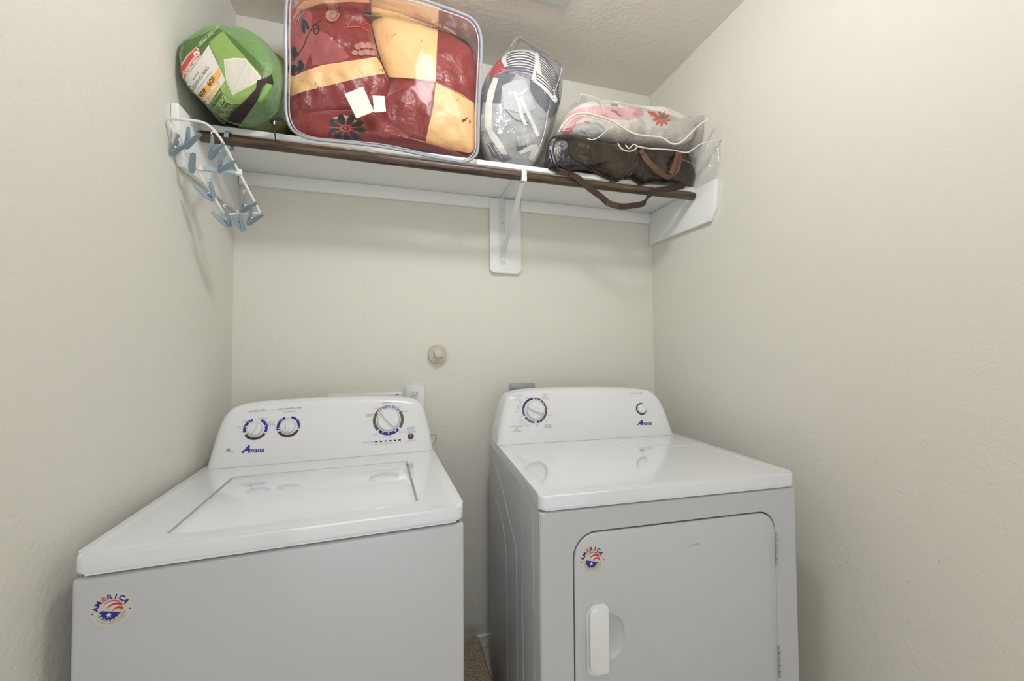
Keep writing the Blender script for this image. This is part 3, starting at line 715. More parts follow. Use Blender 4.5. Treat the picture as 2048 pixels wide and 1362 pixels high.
cl0, cl1 = hp(401, 336), hp(478, 345)
bm = bmesh.new(); ax = (cl1-cl0).normalized(); dn = Vector((.25, -.1, -1)); dn = (dn-ax*dn.dot(ax)).normalized(); fr = ax.cross(dn)
def hx(p): return cl0+ax*p.x+dn*p.y+fr*p.z
LN = (cl1-cl0).length
box(bm, 0, LN, -.007, .007, -.004, .004, .002, 2, hx); obj('crossbar', bm, BLUE2, hg)
for s in (0, LN):
    bm = bmesh.new(); box(bm, s-.008, s+.008, -.009, .009, -.006, .006, .003, 2, hx); obj('joint', bm, WIRE, hg)
mid = (cl0+cl1)/2
bm = bmesh.new()
hk = [mid+Vector((0, .005, 0)), mid+Vector((0, .03, .03)), Vector((-.50, 1.385, 1.87)), Vector((-.50, 1.411, 1.905)), Vector((-.50, 1.412, 1.93)), Vector((-.50, 1.40, 1.9435)), Vector((-.50, 1.383, 1.9445)), Vector((-.50, 1.370, 1.935)), Vector((-.50, 1.366, 1.920))]
ribbon(bm, catmull(hk, 5), (1, 0, 0), .011, .0016); obj('hook', bm, BLUE2, hg)
CL = [((357, 265), (343, 310), (369, 291)), ((377, 250), (371, 297), (402, 267)), ((383, 303), (384, 346), (388, 306)), ((425, 268), (419, 319), (448, 287)), ((442, 302), (438, 345), (471, 322)),
      ((419, 359), (428, 402), (387, 369)), ((450, 413), (460, 454), (424, 423)), ((489, 385), (482, 424), (514, 405)), ((477, 424), (487, 463), (466, 430)), ((503, 412), (495, 450), (526, 429))]
for i, (T, V, F_) in enumerate(CL):
    dy = -.006
    t_, v_, f_ = hp(*T, dy=dy), hp(*V, dy=dy), hp(*F_, dy=dy-.006 if i != 2 else dy-.02)
    vd = (t_-EYE).normalized()
    def arm(bm, a, b, w0=.012, n=10, side=0):
        P = []; Wd = []
        for k in range(n+1):
            s = k/n; p = a+(b-a)*s; bend = (b-a).cross(vd).normalized()*.0016*sin(pi*s)*(1 if side else -1); P.append(p+bend)
            Wd.append(w0*(.55+.5*sin(pi*min(1, s*.85+.2))**.7) if k not in (0,) else w0*.5)
        ribbon(bm, P, [vd.cross(b-a).cross(b-a).normalized() if False else (vd*.75+vd.cross(b-a).normalized()*.8)]*len(P) if i != 2 else [vd.cross(b-a).normalized()]*len(P), Wd, .0015)
    bm = bmesh.new(); arm(bm, v_, t_+(v_-t_)*.08); c1 = obj('clip', bm, BLUE, hg)
    bm = bmesh.new(); arm(bm, v_, f_, .015, side=1); obj('clip_arm', bm, BLUE, c1)
    bm = bmesh.new(); m1 = v_+(t_-v_)*.42; m2 = v_+(f_-v_)*.40; tube(bm, catmull([m1, (m1+m2)/2+Vector((0, -.002, .002)), m2], 4), .0018, 8); obj('spring', bm, CHROME, c1)
    bm = bmesh.new(); tube(bm, catmull([t_+Vector((.001, 0, -.004)), t_+Vector((-.003, -.001, .001)), t_+Vector((0, -.001, .006)), t_+Vector((.004, 0, .003))], 5), .0014, 6); obj('clip_link', bm, WIRE, c1)

# ================================================================== SLEEPING BAG
GREEN = mat('green_nylon', (104, 142, 80), .5, bump=(22, .010, 3), sheen=.3)
OLIVE = mat('olive_shell', (92, 88, 42), .5, bump=(18, .006, 3))
sg = empty('sleeping_bag', (-.455, 1.50, 1.972), 'green rolled sleeping bag in its sack with printed label, left end of the shelf', 'sleeping bag')
secs = [(1.262, .050, .050, -.468, 2.078), (1.268, .090, .088, -.468, 2.078), (1.282, .113, .113, -.469, 2.085), (1.305, .120, .126, -.469, 2.095), (1.335, .123, .134, -.469, 2.108), (1.375, .1225, .140, -.4685, 2.116), (1.41, .121, .138, -.469, 2.114),
        (1.44, .114, .130, -.471, 2.108), (1.47, .100, .116, -.474, 2.10), (1.485, .08, .09, -.474, 2.10), (1.49, .04, .05, -.474, 2.10)]
def loft(secs, n=72, wob=.003, pw=2.1, sc=14, seed=0, pleat=0):
    bm = bmesh.new(); rings = []
    S = catmull([Vector(s).to_tuple() if False else Vector((s[0], s[1], s[2])) for s in secs], 3); S2 = catmull([Vector((s[3], s[4], 0)) for s in secs], 3)
    for a, b in zip(S, S2):
        ring = []
        for k in range(n):
            t = 2*pi*k/n; ct, st = cos(t), sin(t); e = 2/pw
            x = a.y*math.copysign(abs(ct)**e, ct); z = a.z*math.copysign(abs(st)**e, st)
            p = Vector((b.x+x, a.x, b.y+z)); w = noise.fractal(p*sc+Vector((seed, 0, 0)), 1, 2, 3)*wob
            if pleat: w += pleat*sin(t*17+4*noise.noise(p*5))*max(0, 1-abs(a.x-1.30)/.06)
            ring.append(bm.verts.new(p+Vector((ct, 0, st))*w+Vector((0, w*.6, 0))))
        rings.append(ring)
    for A, B in zip(rings, rings[1:]):
        for k in range(n): bm.faces.new((A[k], A[(k+1) % n], B[(k+1) % n], B[k]))
    bm.faces.new(rings[0][::-1]); bm.faces.new(rings[-1])
    bmesh.ops.recalc_face_normals(bm, faces=bm.faces)
    return bm
fr_ = [s for s in secs if s[0] <= 9]
sack = obj('sack', loft(secs, pleat=.0016, wob=.006), GREEN, sg, angle=80)
bs = bvh_of(sack)
# olive shell of the roll showing at the back
bm = loft([(1.42, .06, .08, -.455, 2.115), (1.424, .110, .126, -.454, 2.119), (1.44, .128, .149, -.452, 2.125), (1.50, .134, .157, -.450, 2.131), (1.60, .134, .157, -.452, 2.131), (1.67, .124, .147, -.464, 2.123), (1.70, .08, .08, -.464, 2.12)], wob=.004)
obj('roll_end', bm, OLIVE, sg, angle=80)
bm = bmesh.new(); tube(bm, catmull([Vector((-.4685+.1235*cos(t), 1.385+.004*sin(3*t), 2.1165+.1415*sin(t))) for t in [2*pi*i/40 for i in range(40)]], 2, True), .0032, 8, True); obj('seam', bm, GREEN, sg)
def sp(name, polys, m, off=.001, grid=6, parent=None, label=None): return print_on(name, [[z1(*p) for p in q] for q in polys], bs, m, parent or sg, off, grid, label=label)
DG = mat('dark_green_print', (84, 112, 56), .4, bump=(26, .008, 3)); LG = mat('light_green_print', (138, 168, 90), .35, bump=(26, .008, 3)); OFFW = mat('off_white_cloth', (214, 208, 196), .7, bump=(60, .003, 3))
YG = mat('pale_green_lettering', (206, 218, 168), .5)
sp('printed_panel', [[(205, 420), (260, 290), (400, 235), (560, 165), (620, 188), (720, 260), (900, 430), (1030, 560), (1010, 640), (930, 650), (860, 850), (745, 1060), (600, 1000), (470, 940), (300, 740), (215, 640)]], DG, .0009)
sp('tent_print', [[(490, 300), (560, 235), (620, 192), (700, 300), (820, 430), (940, 560), (960, 620), (905, 730), (780, 850), (700, 860), (640, 830), (590, 700), (640, 640), (580, 500)]], LG, .0016)
sp('label', [[(490, 318), (640, 640), (455, 902), (258, 655), (400, 450)]], mat('white_paper', (222, 218, 210), .5), .0023)
sp('brand_patch', [[(375, 338), (395, 352), (418, 420), (395, 455), (330, 545), (268, 655), (238, 645), (216, 560), (240, 500), (290, 420)]], mat('white_paper', (222, 218, 210), .5), .0028)
sp('brand_patch', [[(372, 350), (388, 362), (408, 418), (385, 448), (322, 535), (264, 632), (244, 630), (226, 562), (250, 505), (298, 428)]], mat('red_print', (214, 72, 66), .4), .0034)
sp('temperature_band', [[(580, 530), (606, 588), (402, 852), (364, 810)]], mat('orange_print', (240, 172, 82), .4), .0029)
sp('temperature_band', [[(588, 660), (596, 690), (490, 822), (466, 800)]], mat('orange_print2', (236, 190, 110), .4), .0029)
def stx(bm, s, x, y, sz, ang, bold=0, shear=0, st=1, off=.0036):
    p = z1(x, y); letters(bm, s, p[0], p[1], sz/4.54, ang, bs, bold, shear, off, stretch=st)
pr = bmesh.new(); stx(pr, 'Coleman', 302, 516, 80, 54, .02, st=.78, off=.0042); obj('brand_lettering', pr, mat('white_ink', (236, 228, 222), .4), sg)
sp('emblem', [ell(378, 402, 26, 26)], mat('white_ink', (236, 228, 222), .4), .0042, 3)
pr = bmesh.new(); stx(pr, 'A', 378, 402, 40, 54, .04, off=.005); obj('emblem_mark', pr, mat('red_print', (214, 72, 66), .4), sg)
pr = bmesh.new(); stx(pr, '40F', 435, 755, 62, 53, .01); stx(pr, '60F', 512, 645, 66, 53, .01); obj('temperature_lettering', pr, mat('dark_brown_ink', (66, 44, 34), .5), sg)
pr = bmesh.new(); stx(pr, 'SLEEPING BAG', 402, 630, 46, 55, 0, st=.95); stx(pr, 'ALPINE', 370, 600, 28, 55)
obj('label_lettering', pr, mat('grey_brown_ink', (110, 100, 96), .5), sg)
pr = bmesh.new(); stx(pr, 'COMFORT RATING', 452, 640, 24, 53, st=.95); stx(pr, '60', 568, 660, 26, 53); stx(pr, '50', 500, 735, 26, 53); stx(pr, '40', 440, 825, 26, 53)
obj('label_lettering', pr, mat('blue_grey_ink', (146, 172, 190), .5), sg)
pr = bmesh.new(); stx(pr, 'NO SNAG', 580, 862, 56, 55, .012, st=.75); stx(pr, 'PATENTED ZIPPER', 607, 895, 22, 55); stx(pr, 'ROLL', 628, 935, 54, 53, .012, st=.75); stx(pr, 'CONTROL', 655, 900, 30, 53); stx(pr, 'EASY ROLLING', 668, 925, 22, 55); stx(pr, 'WARM WEATHER BAG', 555, 790, 24, 53)
stx(pr, 'ADULT REGULAR', 490, 225, 34, 42, .01, st=.9); stx(pr, '33 IN X 75 IN', 470, 262, 28, 42); stx(pr, 'REGULAR', 430, 300, 24, 42)
obj('panel_lettering', pr, YG, sg)
sp('printed_rule', [stroke([(495, 958), (600, 800)], 3), stroke([(545, 1005), (625, 900)], 3)], YG, .002, 5)
# folded white cloth picture
sp('flap', [[(625, 452), (720, 436), (822, 442), (965, 608), (960, 640), (850, 700), (702, 778), (645, 640)]], mat('cream_hem', (226, 224, 206), .6), .0022)
sp('flap', [[(640, 462), (720, 448), (815, 455), (830, 470), (775, 590), (705, 760), (655, 640)], [(832, 474), (945, 610), (845, 690), (716, 756), (780, 595)]], OFFW, .0032)
sp('strap_band', [[(1060, 583), (1076, 678), (1000, 672), (975, 700), (920, 830), (800, 1000), (748, 1066), (636, 1036), (700, 930), (790, 850), (850, 790), (918, 715), (928, 640), (1010, 618)]], mat('dark_brown_webbing', (46, 28, 26), .7), .003)
sp('side_strap', [[(258, 680), (285, 700), (330, 775), (445, 880), (446, 925), (410, 912), (345, 862), (290, 780)]], mat('dark_slate_webbing', (58, 54, 62), .7), .003)
sp('tag', [[(1010, 665), (1060, 680), (1050, 715), (960, 840), (925, 825), (960, 760)]], mat('tag_green', (132, 178, 96), .5), .004)
pr = bmesh.new(); stx(pr, 'MACHINE WASH', 985, 765, 20, 52, off=.005); obj('tag_lettering', pr, YG, sg)
# drawcord and toggle
bm = bmesh.new(); tube(bm, catmull([at(*z1(1165, 1015), 1.36), at(*z1(1120, 1000), 1.35), at(*z1(1085, 1000), 1.345), at(*z1(1072, 1030), 1.345), at(*z1(1085, 1090), 1.345), at(*z1(1092, 1150), 1.35), at(*z1(1098, 1200), 1.352)], 6), .0022, 8); obj('drawcord', bm, BLACKP, sg)
bm = bmesh.new(); tube(bm, [at(*z1(1045, 1020), 1.35), at(*z1(1100, 985), 1.35), at(*z1(1160, 990), 1.36)], .0045, 8); obj('cord_lock', bm, mat('black_plastic', (24, 24, 28), .3), sg)
bm = bmesh.new(); tube(bm, [at(*z1(1084, 1010), 1.34), at(*z1(1078, 1040), 1.34)], .003, 8); obj('zip_pull', bm, CHROME, sg)

# ================================================================== COMFORTER IN CLEAR BAG
CRIM = mat('crimson_satin', (142, 50, 48), .36, bump=(20, .010, 4), vary=(16, (118, 32, 32), .25), sheen=.4)
CREAM = mat('cream_satin', (232, 186, 130), .42, bump=(20, .007, 3), sheen=.3)
TEALD = mat('dark_teal_print', (40, 52, 54), .5); TAUPE = mat('taupe_print', (168, 132, 112), .45); ROSE = mat('dusty_rose_print', (186, 108, 104), .4)
REDB = mat('bright_coral_print', (224, 88, 70), .4)
cf = empty('comforter_set', (-.03, 1.52, 1.974), 'crimson and cream patchwork comforter with flowers, folded in a clear zip bag', 'comforter')
def sm(pts, n=6): return [(p.x, p.y) for p in catmull([Vector((a, b, 0)) for a, b in pts], n, True)]
right = sm([(744, 8), (800, 22), (876, 54), (920, 78), (950, 104), (954, 160), (953, 230), (949, 308), (920, 306), (850, 290), (790, 283), (730, 276), (722, 252), (735, 226), (765, 205), (778, 180), (772, 150), (756, 110), (742, 50)])
left = sm([(581, 38), (600, 2), (660, -8), (735, -6), (744, 20), (745, 60), (755, 105), (768, 140), (780, 168), (776, 190), (762, 212), (735, 226), (690, 226), (640, 234), (600, 250), (583, 246), (580, 180), (580, 100)])
under = sm([(588, 262), (583, 235), (620, 226), (680, 222), (740, 224), (790, 250), (830, 284), (900, 302), (930, 314), (860, 300), (760, 289), (660, 284), (615, 276)])
upobj = obj('lower_fold', inflate(under, 1.425, .035, .22, wob=.004, seed=9), CRIM, cf, angle=80)
rt_ = obj('right_fold', inflate(right, 1.435, .057, .19, rings=20, pw=2.2, wob=.007, wsc=13, seed=3, rip=.0016, cen=(862, 170)), CRIM, cf, angle=80)
lf_ = obj('left_fold', inflate(left, 1.430, .052, .20, rings=20, pw=2.2, wob=.009, wsc=15, seed=5, rip=.0035, cen=(672, 110)), CRIM, cf, angle=80)
bl, brr, bu = bvh_of(lf_), bvh_of(rt_), bvh_of(upobj)
bk = obj('back_fold', inflate(sm([(762, 6), (830, 14), (868, 44), (905, 62), (940, 92), (930, 130), (860, 120), (780, 60)]), 1.50, .03, .12, wob=.006), CRIM, cf, angle=80)
print_on('cream_patch', [[(862, 40), (880, 46), (912, 66), (918, 84), (880, 64)]], bvh_of(bk), CREAM, cf, .0012, 6)
print_on('cream_patch', [[(744, 14), (800, 27), (876, 58), (873, 110), (871, 164), (825, 158), (779, 155), (770, 140), (757, 105), (744, 50)]], brr, CREAM, cf, .0014, 5)
print_on('cream_patch', [[(871, 165), (895, 174), (925, 190), (948, 205), (951, 260), (948, 300), (940, 306), (905, 301), (850, 288), (858, 250), (867, 215)]], brr, CREAM, cf, .0014, 5)
print_on('cream_patch', [[(583, 44), (595, 16), (608, 2), (660, -6), (735, -5), (741, 6), (700, 4), (640, 8), (600, 22)]], bl, CREAM, cf, .0014, 5)
print_on('cream_patch', [[(580, 157), (610, 142), (645, 130), (700, 122), (752, 114), (762, 128), (770, 147), (720, 156), (645, 174), (605, 184), (581, 194)]], bl, CREAM, cf, .0014, 5)
print_on('cream_patch', [[(664, 236), (690, 230), (722, 246), (727, 252), (700, 246)]], bu, CREAM, cf, .0014, 5)
print_on('seam', [stroke([(876, 58), (871, 164), (862, 225), (850, 287)], 1.4), stroke([(779, 155), (825, 158), (871, 164), (948, 205)], 1.4)], brr, mat('seam_brown', (150, 92, 66), .6), cf, .002, 4)
# satin patches with woven flowers
def l2(name, polys, m, b=bl, off=.002, grid=4): return print_on(name, [[z2(*p) for p in q] for q in polys], b, m, cf, off, grid)
l2('woven_patch', [[(140, 100), (260, 60), (300, 120), (290, 400), (240, 560), (150, 600), (135, 300)], [(300, 230), (420, 270), (520, 360), (600, 460), (520, 495), (300, 530), (280, 400)]], mat('mauve_satin', (158, 84, 84), .3, bump=(34, .004, 4)), off=.0012)
ros = []
for a in range(7):
    t = a*2*pi/7; ros.append(ell(460+38*cos(t), 120+42*sin(t), 26, 19, t+pi/2, 12))
ros.append(ell(460, 120, 26, 28))
l2('woven_rose', ros, TAUPE)
l2('woven_rose_lines', [stroke([(400, 110), (430, 80), (470, 78), (500, 100), (490, 140), (455, 150), (440, 125), (465, 105)], 7), stroke([(410, 150), (440, 175), (480, 170), (520, 130)], 7), stroke([(400, 125), (400, 80), (440, 58)], 7), stroke([(480, 70), (515, 85), (520, 120)], 7)], mat('brick_line', (150, 66, 58), .4), off=.003)
pe = []
for (x, y, r) in ((665, 375, 30), (700, 365, 32), (755, 365, 32), (795, 375, 28), (640, 425, 26), (690, 425, 30), (740, 420, 32), (790, 425, 28)): pe.append(ell(x, y, r, r*.85, .2, 14))
pe2 = [stroke([(x+r*.8*cos(t), y+r*.75*sin(t)) for t in [i*2*pi/10 for i in range(11)]], 7) for (x, y, r) in ((665, 375, 30), (700, 365, 30), (755, 365, 30), (795, 378, 24), (690, 425, 28), (740, 420, 28), (785, 428, 24))]
l2('woven_flower', pe, TAUPE, off=.002); l2('woven_flower_lines', pe2, ROSE, off=.003)
l2('woven_leaf', [[(225, 150), (255, 170), (275, 220), (268, 245), (250, 230), (240, 200), (245, 268), (225, 262), (210, 220), (213, 180)], stroke([(180, 450), (230, 370), (260, 290), (310, 210), (375, 155)], (9, 5)), stroke([(320, 190), (350, 220), (345, 265), (320, 268), (312, 235), (335, 232)], 9), stroke([(300, 240), (280, 250)], 8)], TEALD)
dk = [ell(150, 400, 22, 42, -.3), ell(165, 440, 16, 30, .5), ell(145, 470, 14, 26, 0)]
for t, a, b in ((-.9, 40, 17), (-.2, 42, 18), (.5, 40, 17), (1.2, 42, 17), (2.0, 44, 17), (2.9, 34, 16)): dk.append(ell(182+30*cos(t), 528+32*sin(t), a*.6, b, t, 12))
dk += [ell(150, 560, 16, 34, .2), ell(145, 590, 12, 18, .2)]
l2('woven_dark_flower', dk, TEALD)
l2('woven_leaf', [[(700, 35), (740, 25), (762, 60), (765, 150), (745, 120), (720, 75)]], TEALD)
l2('painted_crease_sheen', [stroke([(520, 255), (560, 225), (620, 212), (700, 222), (760, 262)], (3, 9)), stroke([(690, 150), (730, 185), (765, 200)], 6)], mat('coral_sheen', (204, 84, 72), .3), off=.0018)  # satin sheen along the creases, painted in as brighter coral strokes
fl = []
for t, r0, a, b in ((-2.6, 70, 44, 22), (-1.9, 68, 44, 24), (-1.2, 72, 44, 22), (-.5, 80, 40, 20), (.1, 85, 36, 18), (2.9, 66, 40, 20), (.8, 75, 36, 16), (2.2, 70, 36, 16), (1.5, 62, 34, 14)): fl.append(ell(565+r0*cos(t)*1.4, 1035+r0*sin(t)*.95, a*1.25, b*1.35, t*.9, 12))
l2('woven_dark_flower', fl, TEALD, bu, .002)
l2('woven_flower_centre', [ell(565, 1030, 46, 30)]+[stroke([(565, 1030), (565+130*cos(t), 1035+80*sin(t))], (7, 4)) for t in (-2.3, -1.5, -.85, -.2, .4, 2.6, 3.3)], REDB, bu, .003)
l2('woven_dark_flower', [ell(565+24*cos(t), 1030+15*sin(t), 9, 6) for t in (0, 1.05, 2.1, 3.15, 4.2, 5.25)], TEALD, bu, .004)
# sewn-in cards
PAP = mat('white_card', (232, 226, 214), .6)
for q in ([(689, 188), (726, 173), (748, 223), (713, 237)], [(745, 191), (769, 192), (772, 223), (748, 225)]):
    bm = bmesh.new(); A = [bm.verts.new(at(x, y, 1.325-.0006)) for x, y in q]; B = [bm.verts.new(at(x, y, 1.325+.0006)) for x, y in q]
    bm.faces.new(A); bm.faces.new(B[::-1])
    for i in range(4): bm.faces.new((A[i], B[i], B[(i+1) % 4], A[(i+1) % 4]))
    bmesh.ops.recalc_face_normals(bm, faces=bm.faces); obj('card', bm, PAP, cf)
# the clear bag
PIPE = mat('silver_grey_piping', (158, 162, 172), .3, coat=.4); CLEAR = plastic('clear_vinyl', amount=.015, bump=(7, .004))
cb = empty('clear_comforter_bag', (-.03, 1.52, 1.972), 'clear vinyl zip bag with silver grey piping around the comforter', 'storage bag')
fl_ = sm([(571, 60), (572, 130), (571, 200), (573, 232), (582, 256), (600, 270), (630, 279), (690, 285), (760, 293), (810, 302), (860, 313), (905, 321), (930, 324), (948, 314), (956, 296), (957, 240), (960, 160), (963, 90), (958, 58), (944, 38), (920, 26), (870, 8), (830, -5), (780, -14), (700, -26), (620, -34), (585, -30), (574, -5)], 5)
YF = 1.372
front = [at(x, y, YF-.065*(max(0, 300-y)/300)**1.2) for x, y in fl_]
def back(p):
    q = Vector(p); q.y = 1.66; q.z = min(max(q.z, 1.979), 2.50)-.0; q.x = -.03+(q.x+.03)*.90; return q
backl = [back(p) for p in front]
bm = bmesh.new(); tube(bm, front, .0048, 8, True); obj('front_piping', bm, PIPE, cb)
bm = bmesh.new(); tube(bm, [q+Vector((0, 0, .002)) for q in backl], .0042, 8, True); obj('rear_piping', bm, PIPE, cb)
bm = bmesh.new(); inn_ = [p+(Vector((-.03, YF-.025, 2.20))-p).normalized()*.010+Vector((0, .004, 0)) for p in front]; tube(bm, inn_, .0022, 6, True); obj('inner_welt', bm, mat('clear_edge', (196, 200, 206), .15, coat=.8), cb)
n = len(front)
bm = bmesh.new(); prev = [bm.verts.new(p) for p in front]; c0 = Vector((-.03, YF-.027, 2.19))
for s in (.93, .85, .72, .55, .35, .18):
    R_ = [bm.verts.new(c0+(p-c0)*s+Vector((0, -.034*(1-s**2)+noise.noise(p*s*14)*.001, 0))) for p in front]
    for k in range(n): bm.faces.new((prev[k], prev[(k+1) % n], R_[(k+1) % n], R_[k]))
    prev = R_
bm.faces.new(prev); obj('front_panel', bm, plastic('clear_vinyl_sheet', amount=0, bump=(9, .002), rough=.05, ior=1.22), cb, angle=80)
bm = bmesh.new(); prev = [bm.verts.new(p) for p in front]
for s in (.12, .5, .88, 1):
    R_ = [bm.verts.new(p.lerp(q, s)+Vector((noise.noise(p*20+Vector((s*5, 0, 0)))*.004, 0, noise.noise(p*17+Vector((0, s*5, 0)))*.004))*(1 if s < 1 else 0)+Vector((0, 0, .010*(1 if p.z < 1.99 and s < 1 else 0)))) for p, q in zip(front, backl)]
    for k in range(n): bm.faces.new((prev[k], R_[k], R_[(k+1) % n], prev[(k+1) % n]))
    prev = R_
obj('gusset', bm, CLEAR, cb, angle=80)
bm = bmesh.new(); ribbon(bm, [p.lerp(q, .30)+Vector((0, 0, -.006)) for p, q in list(zip(front, backl))[int(n*.58):int(n*.98)]], (0, 1, 0), .03, .0008); obj('zip_tape', bm, mat('grey_zip_tape', (150, 150, 150), .6), cb)
# paper scraps poking out below the bag
for q, m in (([z2(370, 1168), z2(400, 1152), z2(445, 1158), z2(410, 1178)], CREAM), ([z2(485, 1150), z2(560, 1168), z2(612, 1160), z2(600, 1200), z2(560, 1185)], PAP), ([z2(715, 1190), z2(745, 1178), z2(800, 1215), z2(805, 1235), z2(760, 1228)], PAP)):
    bm = bmesh.new(); A = [bm.verts.new(at(x, y, 1.396)) for x, y in q]; B = [bm.verts.new(at(x, y, 1.3975)) for x, y in q]; k = len(q)
    bm.faces.new(A); bm.faces.new(B[::-1])
    for i in range(k): bm.faces.new((A[i], B[i], B[(i+1) % k], A[(i+1) % k]))
    bmesh.ops.recalc_face_normals(bm, faces=bm.faces); obj('care_label', bm, m, cf)

# ================================================================== GREY QUILT IN CLEAR BAG
GQ = mat('grey_quilt', (154, 153, 154), .8, bump=(40, .006, 4), vary=(30, (184, 184, 186), .3)); GQ2 = mat('dark_grey_patch', (102, 104, 112), .8, bump=(40, .006, 4)); GQ3 = mat('pale_grey_patch', (190, 190, 192), .8, bump=(40, .006, 4))
WQ = mat('white_quilt', (224, 222, 216), .75, bump=(50, .004, 3)); STR = mat('slate_stripe', (86, 82, 98), .8); REDQ = mat('red_quilt', (176, 56, 54), .7)
qt = empty('folded_quilt', (.45, 1.52, 1.974), 'grey plaid quilt with striped border, stuffed upright in a clear bag', 'quilt')
qo = sm([z3(*p) for p in ((64, 560), (84, 470), (120, 380), (170, 300), (245, 215), (340, 182), (440, 190), (540, 250), (620, 340), (650, 430), (645, 560), (600, 680), (560, 790), (510, 930), (450, 1000), (400, 1024), (310, 1018), (190, 984), (105, 900), (66, 780), (58, 670))])
qb = obj('quilt', inflate(qo, 1.44, .060, .20, rings=22, wob=.012, wsc=13, seed=7, pw=2.4, cen=z3(350, 640)), GQ, qt, angle=80); bq = bvh_of(qb)
def q3(name, polys, m, off=.0012, grid=5): return print_on(name, [[z3(*p) for p in q] for q in polys], bq, m, qt, off, grid)
q3('plaid_patch', [[(95, 450), (150, 370), (240, 340), (330, 350), (300, 400), (230, 430), (220, 560), (160, 560), (90, 550)], [(430, 390), (520, 440), (600, 520), (630, 600), (560, 640), (480, 560), (430, 470)]], GQ2)
q3('plaid_patch', [[(230, 440), (310, 400), (400, 390), (430, 480), (470, 600), (380, 640), (240, 600)], [(330, 800), (420, 780), (440, 850), (350, 870)], [(80, 640), (140, 640), (140, 760), (80, 760)]], GQ3, .0018)
q3('white_border', [[(170, 375), (205, 385), (180, 470), (160, 560), (155, 680), (160, 750), (230, 850), (270, 930), (225, 925), (150, 820), (108, 730), (108, 600), (125, 490)], stroke([(315, 480), (350, 560), (370, 650), (400, 720)], 24), stroke([(360, 520), (400, 600), (440, 690), (490, 800)], 26), stroke([(330, 500), (370, 492), (410, 455)], 13), [(350, 910), (430, 860), (480, 855), (500, 900), (460, 980), (420, 960), (440, 900), (360, 930)]], WQ, .0026)
q3('border_lines', [stroke([(170, 860), (230, 960)], 4), stroke([(120, 830), (180, 930)], 4), stroke([(95, 800), (150, 930)], 4)], WQ, .0024)
q3('striped_cloth', [[(222, 225), (270, 200), (345, 183), (440, 192), (530, 245), (610, 330), (645, 420), (648, 520), (610, 560), (560, 500), (500, 440), (445, 400), (450, 350), (400, 320), (330, 300), (265, 305)]], WQ, .002)
st_ = [stroke([(262-k*1, 222+k*17), (300, 203+k*18), (360, 194+k*19), (420, 203+k*19), (462+k*3, 226+k*19)], 9) for k in range(0, 8)]
st_ += [stroke([(492+k*3, 212+k*19), (545+k*3, 250+k*22), (600+k*1.5, 318+k*24), (640, 400+k*22)], 7) for k in range(0, 8)]
st_ += [stroke([(475, 345+k*22), (540, 395+k*22), (600, 470+k*18)], 6) for k in range(0, 3)]
q3('stripe', st_, STR, .0032, 4)
q3('stripe_gap', [stroke([(478, 205), (476, 270), (462, 340), (448, 395)], 22), stroke([(225, 228), (262, 300)], 26)], WQ, .004)
q3('plaid_patch', [[(560, 585), (650, 540), (640, 640), (600, 690), (560, 660)], [(120, 850), (200, 830), (300, 960), (240, 985), (160, 950)], [(330, 870), (400, 850), (420, 880), (340, 905)], stroke([(250, 560), (330, 620), (400, 640)], 10), stroke([(255, 610), (330, 680), (420, 700)], 8), stroke([(90, 500), (80, 640), (95, 760)], 14)], GQ2, .0016)
q3('red_patch', [[(135, 390), (150, 340), (185, 280), (222, 235), (262, 300), (240, 330), (190, 350)]], REDQ, .002)
q3('purple_fold', [stroke([(225, 320), (330, 335), (420, 360), (460, 395)], 9), stroke([(240, 335), (340, 350), (430, 382)], 5)], mat('lilac_line', (168, 148, 176), .7), .003)
kb = empty('clear_quilt_bag', (.45, 1.52, 1.972), 'clear plastic bag with peaked corner around the grey quilt', 'storage bag')
bo = [z3(*p) for p in ((56, 560), (78, 465), (115, 370), (165, 290), (235, 210), (290, 160), (345, 86), (440, 130), (560, 200), (664, 275), (664, 360), (662, 450), (640, 560), (612, 690), (575, 800), (520, 950), (455, 1012), (400, 1032), (305, 1026), (185, 990), (98, 905), (60, 785), (50, 670))]
bm = inflate([(p.x, p.y) for p in catmull([Vector((a, b, 0)) for a, b in bo], 3, True)], 1.435, .062, .205, rings=18, wob=.006, wsc=20, seed=2, pw=2.3, cen=z3(350, 640)); CL2 = plastic('clear_polythene', amount=.03, bump=(13, .007), milk=.04)
ks = obj('bag_skin', bm, CL2, kb, angle=80); bks = bvh_of(ks)
EDGE = mat('clear_edge', (196, 200, 206), .15, coat=.8)
def edge_on(pts, r, parent, bv, m=EDGE, name='welded_edge', off=.001):
    P = catmull([Vector((p[0], p[1], 0)) for p in pts], 5); out_ = []
    for p in P:
        d = ray(p.x, p.y).normalized(); h = bv.ray_cast(EYE, d, 9)
        if h[0] is not None: out_.append(h[0]-d*off)
    if len(out_) > 2:
        bm = bmesh.new(); tube(bm, out_, r, 6); obj(name, bm, m, parent)
edge_on([z3(*p) for p in ((655, 300), (648, 360), (600, 500), (560, 620), (540, 740), (505, 860), (450, 960))], .0016, kb, bks)
for pp in (((290, 160), (345, 88), (440, 134), (560, 205), (660, 275), (662, 340), (640, 420)),):
    bm = bmesh.new(); tube(bm, catmull([at(*z3(*p), 1.433) for p in pp], 5), .0017, 6); obj('welded_edge', bm, EDGE, kb)

